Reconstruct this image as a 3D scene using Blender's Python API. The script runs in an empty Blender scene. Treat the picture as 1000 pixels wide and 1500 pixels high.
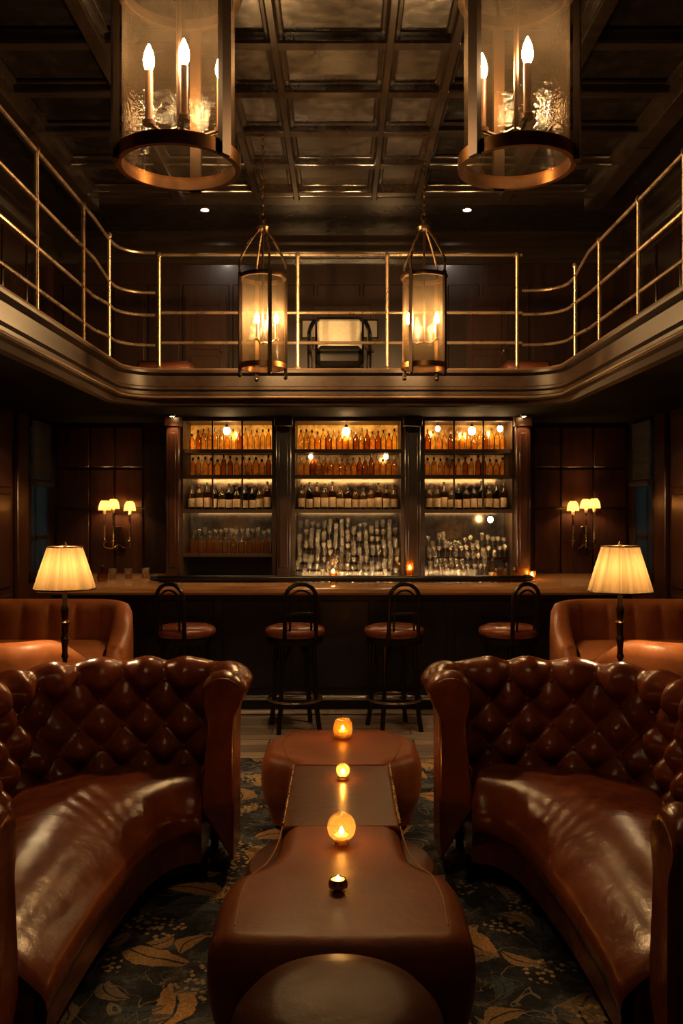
import bpy, math, random
from mathutils import Vector, Matrix
random.seed(7)
PI = math.pi
scene = bpy.context.scene
COL = scene.collection
F = 1250.0          # focal length in pixels of the 1000 x 1500 frame
EYE = 1.77
def X(px, d): return (px - 500.0) * d / F
def Z(py, d): return EYE + (745.0 - py) * d / F

# ------------------------------------------------------------------ mesh helper
class MB:
    def __init__(s): s.v = []; s.f = []
    def add(s, vs, fs):
        b = len(s.v); s.v += [tuple(p) for p in vs]; s.f += [tuple(b + i for i in f) for f in fs]; return s
    def box(s, x0, x1, y0, y1, z0, z1, bev=0.0):
        if bev <= 0:
            vs = [(x0,y0,z0),(x1,y0,z0),(x1,y1,z0),(x0,y1,z0),(x0,y0,z1),(x1,y0,z1),(x1,y1,z1),(x0,y1,z1)]
            return s.add(vs, [(0,3,2,1),(4,5,6,7),(0,1,5,4),(1,2,6,5),(2,3,7,6),(3,0,4,7)])
        b = bev
        def ring(z, i): return [(x0+i,y0+b,z),(x0+b,y0+i,z),(x1-b,y0+i,z),(x1-i,y0+b,z),(x1-i,y1-b,z),(x1-b,y1-i,z),(x0+b,y1-i,z),(x0+i,y1-b,z)]
        def ring2(z): return [(x0+b,y0+b,z)]*2+[(x1-b,y0+b,z)]*2+[(x1-b,y1-b,z)]*2+[(x0+b,y1-b,z)]*2
        R = [ring2(z0), ring(z0+b,0), ring(z1-b,0), ring2(z1)]
        R[0] = [(x0+b,y0+b,z0),(x0+b+1e-5,y0+b,z0),(x1-b-1e-5,y0+b,z0),(x1-b,y0+b,z0),(x1-b,y1-b,z0),(x1-b-1e-5,y1-b,z0),(x0+b+1e-5,y1-b,z0),(x0+b,y1-b,z0)]
        R[3] = [(p[0],p[1],z1) for p in R[0]]
        return s.grid(R, closed_v=True, cap0=True, cap1=True)
    def grid(s, rows, closed_u=False, closed_v=False, cap0=False, cap1=False):
        n = len(rows); m = len(rows[0]); vs = [p for r in rows for p in r]; fs = []
        for i in range(n if closed_u else n-1):
            for j in range(m if closed_v else m-1):
                a = i*m+j; b = i*m+(j+1)%m; c = ((i+1)%n)*m+(j+1)%m; d = ((i+1)%n)*m+j
                fs.append((a,b,c,d))
        if cap0: fs.append(tuple(range(m))[::-1])
        if cap1: fs.append(tuple((n-1)*m+j for j in range(m)))
        return s.add(vs, fs)
    def lathe(s, prof, c=(0,0,0), n=24, wob=None, cap0=True, cap1=True):
        rows = []
        for r, z in prof:
            rows.append([(c[0]+r*(wob(2*PI*k/n, z) if wob else 1)*math.cos(2*PI*k/n), c[1]+r*(wob(2*PI*k/n, z) if wob else 1)*math.sin(2*PI*k/n), c[2]+z) for k in range(n)])
        return s.grid(rows, closed_v=True, cap0=cap0 and prof[0][0] > 1e-4, cap1=cap1 and prof[-1][0] > 1e-4)
    def cyl(s, c, r, z0, z1, n=16): return s.lathe([(r,z0),(r,z1)], c, n)
    def tube(s, pts, r, n=8, closed=False, cap=True):
        P = [Vector(p) for p in pts]; N = len(P); rows = []
        up = Vector((0,0,1)); prev = None
        for i in range(N):
            if closed: t = P[(i+1)%N]-P[i-1]
            else: t = P[min(i+1,N-1)]-P[max(i-1,0)]
            t.normalize()
            if prev is None:
                a = up if abs(t.z) < 0.9 else Vector((1,0,0))
                u = t.cross(a).normalized()
            else:
                u = (prev - t*prev.dot(t)); u = u.normalized() if u.length > 1e-6 else t.orthogonal().normalized()
            prev = u; w = t.cross(u)
            rr = r[i] if isinstance(r, (list, tuple)) else r
            rows.append([tuple(P[i]+u*(rr*math.cos(2*PI*k/n))+w*(rr*math.sin(2*PI*k/n))) for k in range(n)])
        return s.grid(rows, closed_u=closed, closed_v=True, cap0=cap and not closed, cap1=cap and not closed)
    def ball(s, c, rx, ry=None, rz=None, n=16, m=10):
        ry = ry or rx; rz = rz or rx
        rows = [[(c[0]+rx*math.sin(PI*i/m)*math.cos(2*PI*k/n), c[1]+ry*math.sin(PI*i/m)*math.sin(2*PI*k/n), c[2]-rz*math.cos(PI*i/m)) for k in range(n)] for i in range(1,m)]
        b = len(s.v); s.grid(rows, closed_v=True)
        lo = len(s.v); s.v.append((c[0],c[1],c[2]-rz)); hi = len(s.v); s.v.append((c[0],c[1],c[2]+rz))
        e = b+(m-2)*n
        for k in range(n):
            s.f.append((lo,b+(k+1)%n,b+k)); s.f.append((hi,e+k,e+(k+1)%n))
        return s
    def sweep(s, path, prof, closed_prof=True, caps=True):
        """path: list of ((x,y),(nx,ny)); prof: list of (o,z)"""
        rows = [[(p[0]+q[0]*o, p[1]+q[1]*o, z) for o, z in prof] for p, q in path]
        return s.grid(rows, closed_v=closed_prof, cap0=caps, cap1=caps)
    def mirror(s):
        s.v = [(-x,y,z) for x,y,z in s.v]; s.f = [f[::-1] for f in s.f]; return s
    def move(s, dx, dy=0, dz=0): s.v = [(x+dx,y+dy,z+dz) for x,y,z in s.v]; return s
    def build(s, name, mat, parent=None, world=False, smooth=True, ang=38, recalc=True):
        me = bpy.data.meshes.new(name)
        vs = s.v
        if world and parent is not None:
            p = parent; off = Vector((0,0,0))
            while p is not None: off += p.location; p = p.parent
            vs = [(x-off.x, y-off.y, z-off.z) for x,y,z in vs]
        me.from_pydata(vs, [], s.f); me.update()
        if recalc:
            import bmesh
            bm = bmesh.new(); bm.from_mesh(me); bmesh.ops.recalc_face_normals(bm, faces=bm.faces); bm.to_mesh(me); bm.free()
        if smooth:
            me.shade_smooth()
            try: me.set_sharp_from_angle(angle=math.radians(ang))
            except Exception: pass
        me.materials.append(mat)
        o = bpy.data.objects.new(name, me); COL.objects.link(o)
        if parent is not None: o.parent = parent
        return o

def tag(o, label=None, cat=None, group=None, kind=None):
    if label: o['label'] = label
    if cat: o['category'] = cat
    if group: o['group'] = group
    if kind: o['kind'] = kind
    return o
def thing(name, label, cat, loc=(0,0,0), rz=0, group=None):
    o = bpy.data.objects.new(name, None); COL.objects.link(o); o.location = loc; o.rotation_euler = (0,0,rz); o.empty_display_size = 0.05
    return tag(o, label, cat, group)
def struct(name, mb, mat, parent=None, **k):
    o = mb.build(name, mat, parent, **k)
    o['kind'] = 'structure'
    return o
def dup(root, loc, rz=0, label=None, group=None):
    r = root.copy(); COL.objects.link(r); r.location = loc; r.rotation_euler = (0,0,rz)
    if label: r['label'] = label
    if group: r['group'] = group
    for ch in list(root.children):
        c = ch.copy(); COL.objects.link(c); c.parent = r
        for g in list(ch.children):
            e = g.copy(); COL.objects.link(e); e.parent = c
    return r
ORD = 'first second third fourth fifth sixth seventh eighth ninth tenth eleventh twelfth thirteenth fourteenth fifteenth sixteenth seventeenth eighteenth nineteenth twentieth'.split()

# ------------------------------------------------------------------ materials
def mat(name):
    m = bpy.data.materials.new(name); m.use_nodes = True
    nt = m.node_tree; nt.nodes.clear()
    out = nt.nodes.new('ShaderNodeOutputMaterial')
    return m, nt, out
def N(nt, t, **kw):
    n = nt.nodes.new(t)
    for k, v in kw.items():
        if k in n.inputs: n.inputs[k].default_value = v
        else: setattr(n, k, v)
    return n
def L(nt, a, b): nt.links.new(a, b)
def c4(c): return (c[0], c[1], c[2], 1.0)
def ramp(nt, fac, stops):
    r = nt.nodes.new('ShaderNodeValToRGB'); e = r.color_ramp.elements
    while len(e) < len(stops): e.new(0.5)
    for i, (p, c) in enumerate(stops): e[i].position = p; e[i].color = c4(c)
    L(nt, fac, r.inputs[0]); return r
def math_n(nt, op, a, b=None):
    n = nt.nodes.new('ShaderNodeMath'); n.operation = op
    for i, q in enumerate((a, b)):
        if q is None: continue
        if isinstance(q, (int, float)): n.inputs[i].default_value = q
        else: L(nt, q, n.inputs[i])
    return n.outputs[0]
def coords(nt, scale=(1,1,1), rot=(0,0,0), world=False):
    if world:
        tc = nt.nodes.new('ShaderNodeNewGeometry'); src = tc.outputs['Position']
    else:
        tc = nt.nodes.new('ShaderNodeTexCoord'); src = tc.outputs['Object']
    mp = nt.nodes.new('ShaderNodeMapping'); mp.inputs['Scale'].default_value = scale; mp.inputs['Rotation'].default_value = rot
    L(nt, src, mp.inputs[0]); return mp.outputs[0]

def plain(name, col, rough=0.5, metal=0.0, noise=0.0, bump=0.0, scale=20.0, coat=0.0, spec=0.5):
    m, nt, out = mat(name)
    p = N(nt, 'ShaderNodeBsdfPrincipled', Roughness=rough, Metallic=metal)
    p.inputs['Base Color'].default_value = c4(col); p.inputs['Coat Weight'].default_value = coat; p.inputs['Coat Roughness'].default_value = 0.2
    p.inputs['Specular IOR Level'].default_value = spec
    if noise or bump:
        co = coords(nt); nz = N(nt, 'ShaderNodeTexNoise', Scale=scale, Detail=4.0); L(nt, co, nz.inputs['Vector'])
        if noise:
            r = ramp(nt, nz.outputs['Fac'], [(0.25, [c*(1-noise) for c in col]), (0.75, [min(1,c*(1+noise)) for c in col])])
            L(nt, r.outputs[0], p.inputs['Base Color'])
            rr = math_n(nt, 'MULTIPLY_ADD', nz.outputs['Fac'], 0.3); rr.node.inputs[2].default_value = max(0.02, rough-0.15); L(nt, rr, p.inputs['Roughness'])
        if bump:
            b = N(nt, 'ShaderNodeBump', Strength=bump, Distance=0.01); L(nt, nz.outputs['Fac'], b.inputs['Height']); L(nt, b.outputs[0], p.inputs['Normal'])
    L(nt, p.outputs[0], out.inputs[0]); return m

def leather(name, dark, light, rough=0.36, grain=260.0, coat=0.12, spec=0.5):
    m, nt, out = mat(name)
    p = N(nt, 'ShaderNodeBsdfPrincipled', Roughness=rough); p.inputs['Coat Weight'].default_value = coat; p.inputs['Coat Roughness'].default_value = 0.28; p.inputs['Specular IOR Level'].default_value = spec
    co = coords(nt)
    n1 = N(nt, 'ShaderNodeTexNoise', Scale=5.0, Detail=6.0, Roughness=0.65); L(nt, co, n1.inputs['Vector'])
    r = ramp(nt, n1.outputs['Fac'], [(0.3, dark), (0.72, light)]); L(nt, r.outputs[0], p.inputs['Base Color'])
    rr = ramp(nt, n1.outputs['Fac'], [(0.3, (rough-.06,)*3), (0.75, (rough+.08,)*3)]); L(nt, rr.outputs[0], p.inputs['Roughness'])
    vo = N(nt, 'ShaderNodeTexVoronoi', Scale=grain); L(nt, co, vo.inputs['Vector'])
    n2 = N(nt, 'ShaderNodeTexNoise', Scale=18.0, Detail=5.0); L(nt, co, n2.inputs['Vector'])
    b1 = N(nt, 'ShaderNodeBump', Strength=0.10, Distance=0.002); L(nt, vo.outputs['Distance'], b1.inputs['Height'])
    b2 = N(nt, 'ShaderNodeBump', Strength=0.22, Distance=0.012); L(nt, n2.outputs['Fac'], b2.inputs['Height']); L(nt, b1.outputs[0], b2.inputs['Normal'])
    L(nt, b2.outputs[0], p.inputs['Normal']); L(nt, p.outputs[0], out.inputs[0]); return m

def wood(name, dark, light, rough=0.35, axis='Z', scale=3.0, coat=0.3, world=True, bump=0.1, spec=0.5):
    m, nt, out = mat(name)
    p = N(nt, 'ShaderNodeBsdfPrincipled', Roughness=rough); p.inputs['Coat Weight'].default_value = coat; p.inputs['Coat Roughness'].default_value = 0.15; p.inputs['Specular IOR Level'].default_value = spec
    s = {'Z': (7,7,.6), 'X': (.6,7,7), 'Y': (7,.6,7)}[axis]
    co = coords(nt, tuple(scale*q for q in s), world=world)
    n1 = N(nt, 'ShaderNodeTexNoise', Scale=1.0, Detail=7.0, Roughness=0.62, Distortion=0.6); L(nt, co, n1.inputs['Vector'])
    r = ramp(nt, n1.outputs['Fac'], [(0.28, dark), (0.72, light)]); L(nt, r.outputs[0], p.inputs['Base Color'])
    b = N(nt, 'ShaderNodeBump', Strength=bump, Distance=0.004); L(nt, n1.outputs['Fac'], b.inputs['Height']); L(nt, b.outputs[0], p.inputs['Normal'])
    L(nt, p.outputs[0], out.inputs[0]); return m

def emit(name, col, strength):
    m, nt, out = mat(name)
    e = N(nt, 'ShaderNodeEmission', Strength=strength); e.inputs[0].default_value = c4(col); L(nt, e.outputs[0], out.inputs[0]); return m

def thin_glass(name, tint, haze=None, haze_w=0.0, rough=0.03, refl=1.0, bump=0.0, bscale=60.0, f0=0.25):
    m, nt, out = mat(name)
    t = N(nt, 'ShaderNodeBsdfTransparent'); t.inputs[0].default_value = c4(tint)
    g = N(nt, 'ShaderNodeBsdfGlossy', Roughness=rough); g.inputs[0].default_value = (1,.95,.88,1)
    lw = N(nt, 'ShaderNodeLayerWeight', Blend=f0)
    fac = math_n(nt, 'MULTIPLY', lw.outputs['Fresnel'], refl)
    sh = t.outputs[0]
    co = coords(nt)
    if haze_w > 0:
        d = N(nt, 'ShaderNodeBsdfTranslucent'); d.inputs[0].default_value = c4(haze)
        d2 = N(nt, 'ShaderNodeBsdfDiffuse'); d2.inputs[0].default_value = c4(haze)
        dm = N(nt, 'ShaderNodeMixShader'); dm.inputs[0].default_value = 0.4; L(nt, d.outputs[0], dm.inputs[1]); L(nt, d2.outputs[0], dm.inputs[2])
        mx = N(nt, 'ShaderNodeMixShader'); L(nt, t.outputs[0], mx.inputs[1]); L(nt, dm.outputs[0], mx.inputs[2])
        nz = N(nt, 'ShaderNodeTexNoise', Scale=14.0, Detail=6.0, Roughness=0.75); L(nt, co, nz.inputs['Vector'])
        hf = math_n(nt, 'MULTIPLY', nz.outputs['Fac'], haze_w*2); L(nt, hf, mx.inputs[0]); sh = mx.outputs[0]
    fin = N(nt, 'ShaderNodeMixShader'); L(nt, fac, fin.inputs[0]); L(nt, sh, fin.inputs[1]); L(nt, g.outputs[0], fin.inputs[2])
    if bump:
        vo = N(nt, 'ShaderNodeTexNoise', Scale=bscale, Detail=2.0); L(nt, co, vo.inputs['Vector'])
        b = N(nt, 'ShaderNodeBump', Strength=bump, Distance=0.01); L(nt, vo.outputs['Fac'], b.inputs['Height']); L(nt, b.outputs[0], g.inputs['Normal']); L(nt, b.outputs[0], lw.inputs['Normal'])
    L(nt, fin.outputs[0], out.inputs[0]); return m

def shade_mat(name, col, tr=0.75, folds=False):
    m, nt, out = mat(name)
    a = N(nt, 'ShaderNodeBsdfTranslucent'); b = N(nt, 'ShaderNodeBsdfDiffuse')
    a.inputs[0].default_value = c4(col); b.inputs[0].default_value = c4(col)
    mx = N(nt, 'ShaderNodeMixShader'); mx.inputs[0].default_value = tr; L(nt, b.outputs[0], mx.inputs[1]); L(nt, a.outputs[0], mx.inputs[2])
    if folds:      # gathered cloth: denser where the pleats overlap
        tc = nt.nodes.new('ShaderNodeTexCoord'); xyz = nt.nodes.new('ShaderNodeSeparateXYZ'); L(nt, tc.outputs['Object'], xyz.inputs[0])
        an = math_n(nt, 'ARCTAN2', xyz.outputs[1], xyz.outputs[0])
        cb = nt.nodes.new('ShaderNodeCombineXYZ'); L(nt, math_n(nt, 'MULTIPLY', an, 4.0), cb.inputs[0]); L(nt, math_n(nt, 'MULTIPLY', xyz.outputs[2], .6), cb.inputs[1])
        nz = N(nt, 'ShaderNodeTexNoise', Scale=1.0, Detail=5.0, Roughness=0.6); L(nt, cb.outputs[0], nz.inputs['Vector'])
        r = ramp(nt, nz.outputs['Fac'], [(0.3, [c*.5 for c in col]), (0.7, [c*1.5 for c in col])])
        L(nt, r.outputs[0], a.inputs[0]); L(nt, r.outputs[0], b.inputs[0])
    L(nt, mx.outputs[0], out.inputs[0]); return m

def carpet_mat():
    m, nt, out = mat('carpet_floral')
    p = N(nt, 'ShaderNodeBsdfPrincipled', Roughness=0.9); p.inputs['Specular IOR Level'].default_value = 0.15
    co = coords(nt, world=True)
    wn = N(nt, 'ShaderNodeTexNoise', Scale=2.2, Detail=3.0); L(nt, co, wn.inputs['Vector'])
    base = None
    def mixc(fac, a, b):
        n = nt.nodes.new('ShaderNodeMix'); n.data_type = 'RGBA'
        L(nt, fac, n.inputs[0])
        for i, q in ((6, a), (7, b)):
            if isinstance(q, tuple): n.inputs[i].default_value = c4(q)
            else: L(nt, q, n.inputs[i])
        return n.outputs[2]
    fine = N(nt, 'ShaderNodeTexNoise', Scale=90.0, Detail=4.0); L(nt, co, fine.inputs['Vector'])
    big = N(nt, 'ShaderNodeTexNoise', Scale=6.0, Detail=8.0, Roughness=0.7); L(nt, co, big.inputs['Vector'])
    col = ramp(nt, big.outputs['Fac'], [(0.35, (0.018,0.020,0.024)), (0.53, (0.058,0.062,0.068)), (0.7, (0.24,0.22,0.195))]).outputs[0]
    # leaves: one ellipse with pointed ends per voronoi cell, turned at random
    def leaves(scale, length, width, offset, keep):
        mp = nt.nodes.new('ShaderNodeMapping'); mp.inputs['Location'].default_value = offset; mp.inputs['Scale'].default_value = (scale, scale, 0.0)
        L(nt, co, mp.inputs[0])
        ds = nt.nodes.new('ShaderNodeVectorMath'); ds.operation = 'MULTIPLY_ADD'
        L(nt, wn.outputs['Color'], ds.inputs[0]); ds.inputs[1].default_value = (.5,.5,0); L(nt, mp.outputs[0], ds.inputs[2])
        v = N(nt, 'ShaderNodeTexVoronoi', Scale=1.0, Randomness=0.85); v.voronoi_dimensions = '2D'; L(nt, ds.outputs[0], v.inputs['Vector'])
        sub = nt.nodes.new('ShaderNodeVectorMath'); sub.operation = 'SUBTRACT'; L(nt, ds.outputs[0], sub.inputs[0]); L(nt, v.outputs['Position'], sub.inputs[1])
        sc = nt.nodes.new('ShaderNodeSeparateColor'); L(nt, v.outputs['Color'], sc.inputs[0])
        ang = math_n(nt, 'MULTIPLY', sc.outputs[0], 6.283)
        ro = nt.nodes.new('ShaderNodeVectorRotate'); ro.rotation_type = 'Z_AXIS'; L(nt, sub.outputs[0], ro.inputs['Vector']); L(nt, ang, ro.inputs['Angle'])
        xy = nt.nodes.new('ShaderNodeSeparateXYZ'); L(nt, ro.outputs[0], xy.inputs[0])
        q = math_n(nt, 'DIVIDE', xy.outputs[0], length); q2 = math_n(nt, 'POWER', math_n(nt, 'ABSOLUTE', q), 1.7)
        wv = math_n(nt, 'MULTIPLY', math_n(nt, 'SUBTRACT', 1.0, q2), width)
        bend = math_n(nt, 'MULTIPLY', math_n(nt, 'MULTIPLY', xy.outputs[0], xy.outputs[0]), 0.8)
        yy = math_n(nt, 'ABSOLUTE', math_n(nt, 'SUBTRACT', xy.outputs[1], bend))
        ins = math_n(nt, 'GREATER_THAN', math_n(nt, 'MULTIPLY', wv, math_n(nt, 'MULTIPLY_ADD', big.outputs['Fac'], 1.6)), yy)
        vein = math_n(nt, 'GREATER_THAN', yy, 0.018)
        kp = math_n(nt, 'LESS_THAN', sc.outputs[1], keep)
        return math_n(nt, 'MULTIPLY', math_n(nt, 'MULTIPLY', ins, kp), math_n(nt, 'MULTIPLY_ADD', vein, 0.75) if False else vein), sc.outputs[2]
    fl, rnd = leaves(3.2, 0.5, 0.2, (0.3,0.2,0), 0.75)
    leafc = ramp(nt, rnd, [(0.1, (0.13,0.15,0.155)), (0.3, (0.34,0.22,0.11)), (0.8, (0.66,0.37,0.15))]).outputs[0]
    col = mixc(fl, col, leafc)
    fl2, rnd2 = leaves(5.2, 0.5, 0.16, (3.3,1.7,0), 0.7)
    leafc2 = ramp(nt, rnd2, [(0.2, (0.10,0.13,0.15)), (0.6, (0.42,0.27,0.13)), (0.9, (0.6,0.36,0.16))]).outputs[0]
    col = mixc(math_n(nt, 'MULTIPLY', fl2, 0.85), col, leafc2)
    # flower heads made of small dots
    cl = N(nt, 'ShaderNodeTexNoise', Scale=3.1, Detail=1.0); L(nt, co, cl.inputs['Vector'])
    dv = N(nt, 'ShaderNodeTexVoronoi', Scale=30.0); dv.voronoi_dimensions = '2D'; L(nt, co, dv.inputs['Vector'])
    dot = math_n(nt, 'MULTIPLY', math_n(nt, 'LESS_THAN', dv.outputs['Distance'], 0.3), math_n(nt, 'GREATER_THAN', cl.outputs['Fac'], 0.57))
    col = mixc(math_n(nt, 'MULTIPLY', dot, 0.8), col, (0.68,0.47,0.23))
    # thin stems
    st = N(nt, 'ShaderNodeTexNoise', Scale=3.6, Detail=2.0, Distortion=1.2); L(nt, co, st.inputs['Vector'])
    band = math_n(nt, 'LESS_THAN', math_n(nt, 'ABSOLUTE', math_n(nt, 'SUBTRACT', st.outputs['Fac'], 0.5)), 0.006)
    col = mixc(math_n(nt, 'MULTIPLY', band, 0.7), col, (0.4,0.32,0.22))
    fr = ramp(nt, fine.outputs['Fac'], [(0.3, (0.55,)*3), (0.7, (1.25,)*3)])
    mu = nt.nodes.new('ShaderNodeMix'); mu.data_type = 'RGBA'; mu.blend_type = 'MULTIPLY'; mu.inputs[0].default_value = 1.0
    L(nt, col, mu.inputs[6]); L(nt, fr.outputs[0], mu.inputs[7])
    L(nt, mu.outputs[2], p.inputs['Base Color'])
    b = N(nt, 'ShaderNodeBump', Strength=0.5, Distance=0.006); L(nt, fine.outputs['Fac'], b.inputs['Height']); L(nt, b.outputs[0], p.inputs['Normal'])
    L(nt, p.outputs[0], out.inputs[0]); return m

def plank_mat():
    m, nt, out = mat('floor_planks')
    p = N(nt, 'ShaderNodeBsdfPrincipled', Roughness=0.42)
    co = coords(nt, world=True)
    br = N(nt, 'ShaderNodeTexBrick', Scale=1.0); br.inputs['Brick Width'].default_value = 1.1; br.inputs['Row Height'].default_value = 0.16; br.inputs['Mortar Size'].default_value = 0.004
    br.inputs['Color1'].default_value = c4((0.36,0.27,0.195)); br.inputs['Color2'].default_value = c4((0.74,0.56,0.40)); br.inputs['Mortar'].default_value = c4((0.01,0.008,0.006))
    L(nt, co, br.inputs['Vector'])
    c2 = coords(nt, (2,30,2), world=True); nz = N(nt, 'ShaderNodeTexNoise', Scale=1.0, Detail=6.0); L(nt, c2, nz.inputs['Vector'])
    fr = ramp(nt, nz.outputs['Fac'], [(0.3, (0.5,)*3), (0.7, (1.2,)*3)])
    mu = nt.nodes.new('ShaderNodeMix'); mu.data_type = 'RGBA'; mu.blend_type = 'MULTIPLY'; mu.inputs[0].default_value = 1.0
    L(nt, br.outputs[0], mu.inputs[6]); L(nt, fr.outputs[0], mu.inputs[7]); L(nt, mu.outputs[2], p.inputs['Base Color'])
    L(nt, p.outputs[0], out.inputs[0]); return m

def backlit_mat(name, c0, c1, strength):
    """amber glass panel lit from behind: uneven mottled glass with narrow ribs"""
    m, nt, out = mat(name)
    co = coords(nt, world=True)
    nz = N(nt, 'ShaderNodeTexNoise', Scale=26.0, Detail=6.0, Roughness=0.7); L(nt, co, nz.inputs['Vector'])
    n2 = N(nt, 'ShaderNodeTexNoise', Scale=4.0, Detail=2.0); L(nt, co, n2.inputs['Vector'])
    f = math_n(nt, 'MULTIPLY', nz.outputs['Fac'], math_n(nt, 'MULTIPLY', n2.outputs['Fac'], 2.0))
    r = ramp(nt, f, [(0.25, c0), (0.75, c1)])
    e = N(nt, 'ShaderNodeEmission', Strength=strength); L(nt, r.outputs[0], e.inputs[0])
    g = N(nt, 'ShaderNodeBsdfGlossy', Roughness=0.15); g.inputs[0].default_value = (.5,.4,.3,1)
    mx = N(nt, 'ShaderNodeMixShader'); mx.inputs[0].default_value = 0.2; L(nt, e.outputs[0], mx.inputs[1]); L(nt, g.outputs[0], mx.inputs[2])
    L(nt, mx.outputs[0], out.inputs[0]); return m

M = {}
M['sofa'] = leather('leather_oxblood', (0.125,0.029,0.012), (0.27,0.068,0.024), 0.22, coat=0.04, spec=0.42)
M['tan'] = leather('leather_tan', (0.27,0.085,0.028), (0.46,0.16,0.052), 0.38)
M['table'] = leather('leather_table', (0.17,0.046,0.012), (0.29,0.084,0.022), 0.42, coat=0.0, spec=0.16)
M['table_mid'] = leather('leather_table_dark', (0.11,0.034,0.011), (0.17,0.055,0.018), 0.33, coat=0.0, spec=0.3)
M['ottoman'] = leather('leather_ottoman', (0.045,0.012,0.005), (0.085,0.024,0.009), 0.42, coat=0.0, spec=0.12)
M['stool'] = leather('leather_stool', (0.19,0.05,0.022), (0.30,0.085,0.036), 0.27)
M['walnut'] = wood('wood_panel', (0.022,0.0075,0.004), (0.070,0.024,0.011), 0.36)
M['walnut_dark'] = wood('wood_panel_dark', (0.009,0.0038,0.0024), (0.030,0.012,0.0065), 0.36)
M['walnut_y'] = wood('wood_beam', (0.012,0.008,0.006), (0.036,0.022,0.014), 0.16, 'Y')
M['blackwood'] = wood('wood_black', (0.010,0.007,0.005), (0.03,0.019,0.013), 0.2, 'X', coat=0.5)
M['ceil'] = plain('ceiling_lacquer_lit', (0.045,0.034,0.026), 0.2, 0.0, noise=0.5, bump=0.35, scale=14.0, coat=0.8)
M['ceil_shaded'] = plain('ceiling_lacquer_shaded', (0.009,0.0065,0.005), 0.25, noise=0.4, bump=0.15, scale=9.0, coat=0.4)  # unlit look of the ceiling sides put into a blacker colour
M['soffit'] = plain('soffit_paint', (0.006,0.004,0.003), 0.8, noise=0.3, scale=6, spec=0.08)
M['fascia'] = wood('wood_fascia', (0.009,0.005,0.0035), (0.028,0.015,0.009), 0.42, 'Y', coat=0.0, spec=0.25)
M['counter'] = wood('wood_counter', (0.42,0.20,0.085), (0.74,0.40,0.18), 0.25, 'X', coat=0.5)
M['barfront'] = plain('bar_navy', (0.006,0.008,0.014), 0.35, noise=0.3, scale=8)
M['black'] = plain('black_iron', (0.012,0.010,0.009), 0.3, 0.4)
M['brass'] = plain('aged_brass', (0.42,0.26,0.115), 0.28, 1.0, noise=0.35, scale=14)
M['brass_dk'] = plain('dark_bronze', (0.085,0.048,0.024), 0.34, 0.9, noise=0.4, scale=12)
M['post'] = plain('lantern_post', (0.035,0.02,0.011), 0.4, 0.7)
M['copper'] = plain('copper_band', (0.24,0.115,0.045), 0.36, 1.0, noise=0.3, scale=12)
M['steel'] = plain('rail_steel', (0.27,0.19,0.12), 0.3, 0.75, noise=0.2, scale=10)
M['edge'] = plain('polished_edge', (0.13,0.08,0.045), 0.34, 0.4)
M['chrome'] = plain('chrome', (0.65,0.62,0.58), 0.14, 1.0)
M['candle'] = plain('candle_sleeve', (0.18,0.075,0.025), 0.4, noise=0.2)
M['lglass'] = thin_glass('lantern_glass', (0.88,0.78,0.62), (0.6,0.42,0.24), 0.018, 0.05, 0.5, bump=0.25, bscale=90)
M['lglass_far'] = thin_glass('lantern_glass_amber', (0.86,0.72,0.5), (0.75,0.52,0.26), 0.014, 0.06, 0.5, bump=0.3, bscale=90)
M['glass'] = thin_glass('clear_glass', (0.95,0.94,0.90), (0.95,0.74,0.46), 0.055, 0.12, 1.3, f0=0.5, bump=0.8, bscale=130)
M['glass_amber'] = thin_glass('amber_glass', (0.95,0.66,0.30), (0.9,0.45,0.12), 0.05, 0.04, 0.9, bump=0.3)
M['glass_globe'] = thin_glass('crackle_candle_glass', (0.9,0.6,0.26), (0.95,0.62,0.22), 0.20, 0.06, 0.9, bump=0.9, bscale=110)
M['glass_brown'] = thin_glass('brown_bottle_glass', (0.66,0.36,0.15), (0.4,0.16,0.05), 0.04, 0.03, 1.0)
M['glass_green'] = thin_glass('dark_green_bottle_glass', (0.12,0.14,0.06), (0.1,0.1,0.05), 0.05, 0.03, 1.0)
M['glass_gold'] = thin_glass('whisky_bottle_glass', (0.96,0.76,0.42), (0.9,0.55,0.2), 0.05, 0.03, 1.0)
M['pane'] = thin_glass('window_glass', (0.75,0.85,0.85), None, 0, 0.02, 0.6)
M['label'] = plain('paper_label', (0.72,0.52,0.28), 0.6, noise=0.25, scale=60)
M['cap'] = plain('bottle_cap', (0.05,0.03,0.02), 0.4)
M['mirror'] = plain('antique_mirror', (0.20,0.14,0.085), 0.16, 1.0, noise=0.5, scale=8)
M['shelfwood'] = wood('wood_shelf', (0.018,0.010,0.006), (0.05,0.026,0.013), 0.5, 'X', coat=0.0)
M['lampshade'] = shade_mat('pleated_silk', (0.052,0.033,0.0145), 0.85, True)
M['minishade'] = shade_mat('candle_shade', (0.12,0.075,0.032), 0.85)
M['carpet'] = carpet_mat()
M['planks'] = plank_mat()
M['blind'] = shade_mat('woven_blind', (0.20,0.18,0.145), 0.6)
M['cloth'] = plain('pale_upholstery', (0.52,0.47,0.37), 0.7, noise=0.12, scale=30)
M['paper'] = plain('pale_paper', (0.5,0.46,0.38), 0.7)
M['wax'] = shade_mat('candle_wax', (0.95,0.75,0.4), 0.6)
M['red'] = leather('leather_red_brown', (0.12,0.035,0.016), (0.2,0.06,0.026), 0.4)
WARM = (1.0, 0.50, 0.17)
M['bulb'] = emit('lantern_bulb', (1.0,0.68,0.37), 620.0)
M['bulb_far'] = emit('lantern_bulb_far', (1.0,0.67,0.36), 3900.0)
M['lampbulb'] = emit('lamp_bulb', (1.0,0.62,0.28), 620.0)
M['sconcebulb'] = emit('sconce_bulb', (1.0,0.56,0.22), 700.0)
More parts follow.
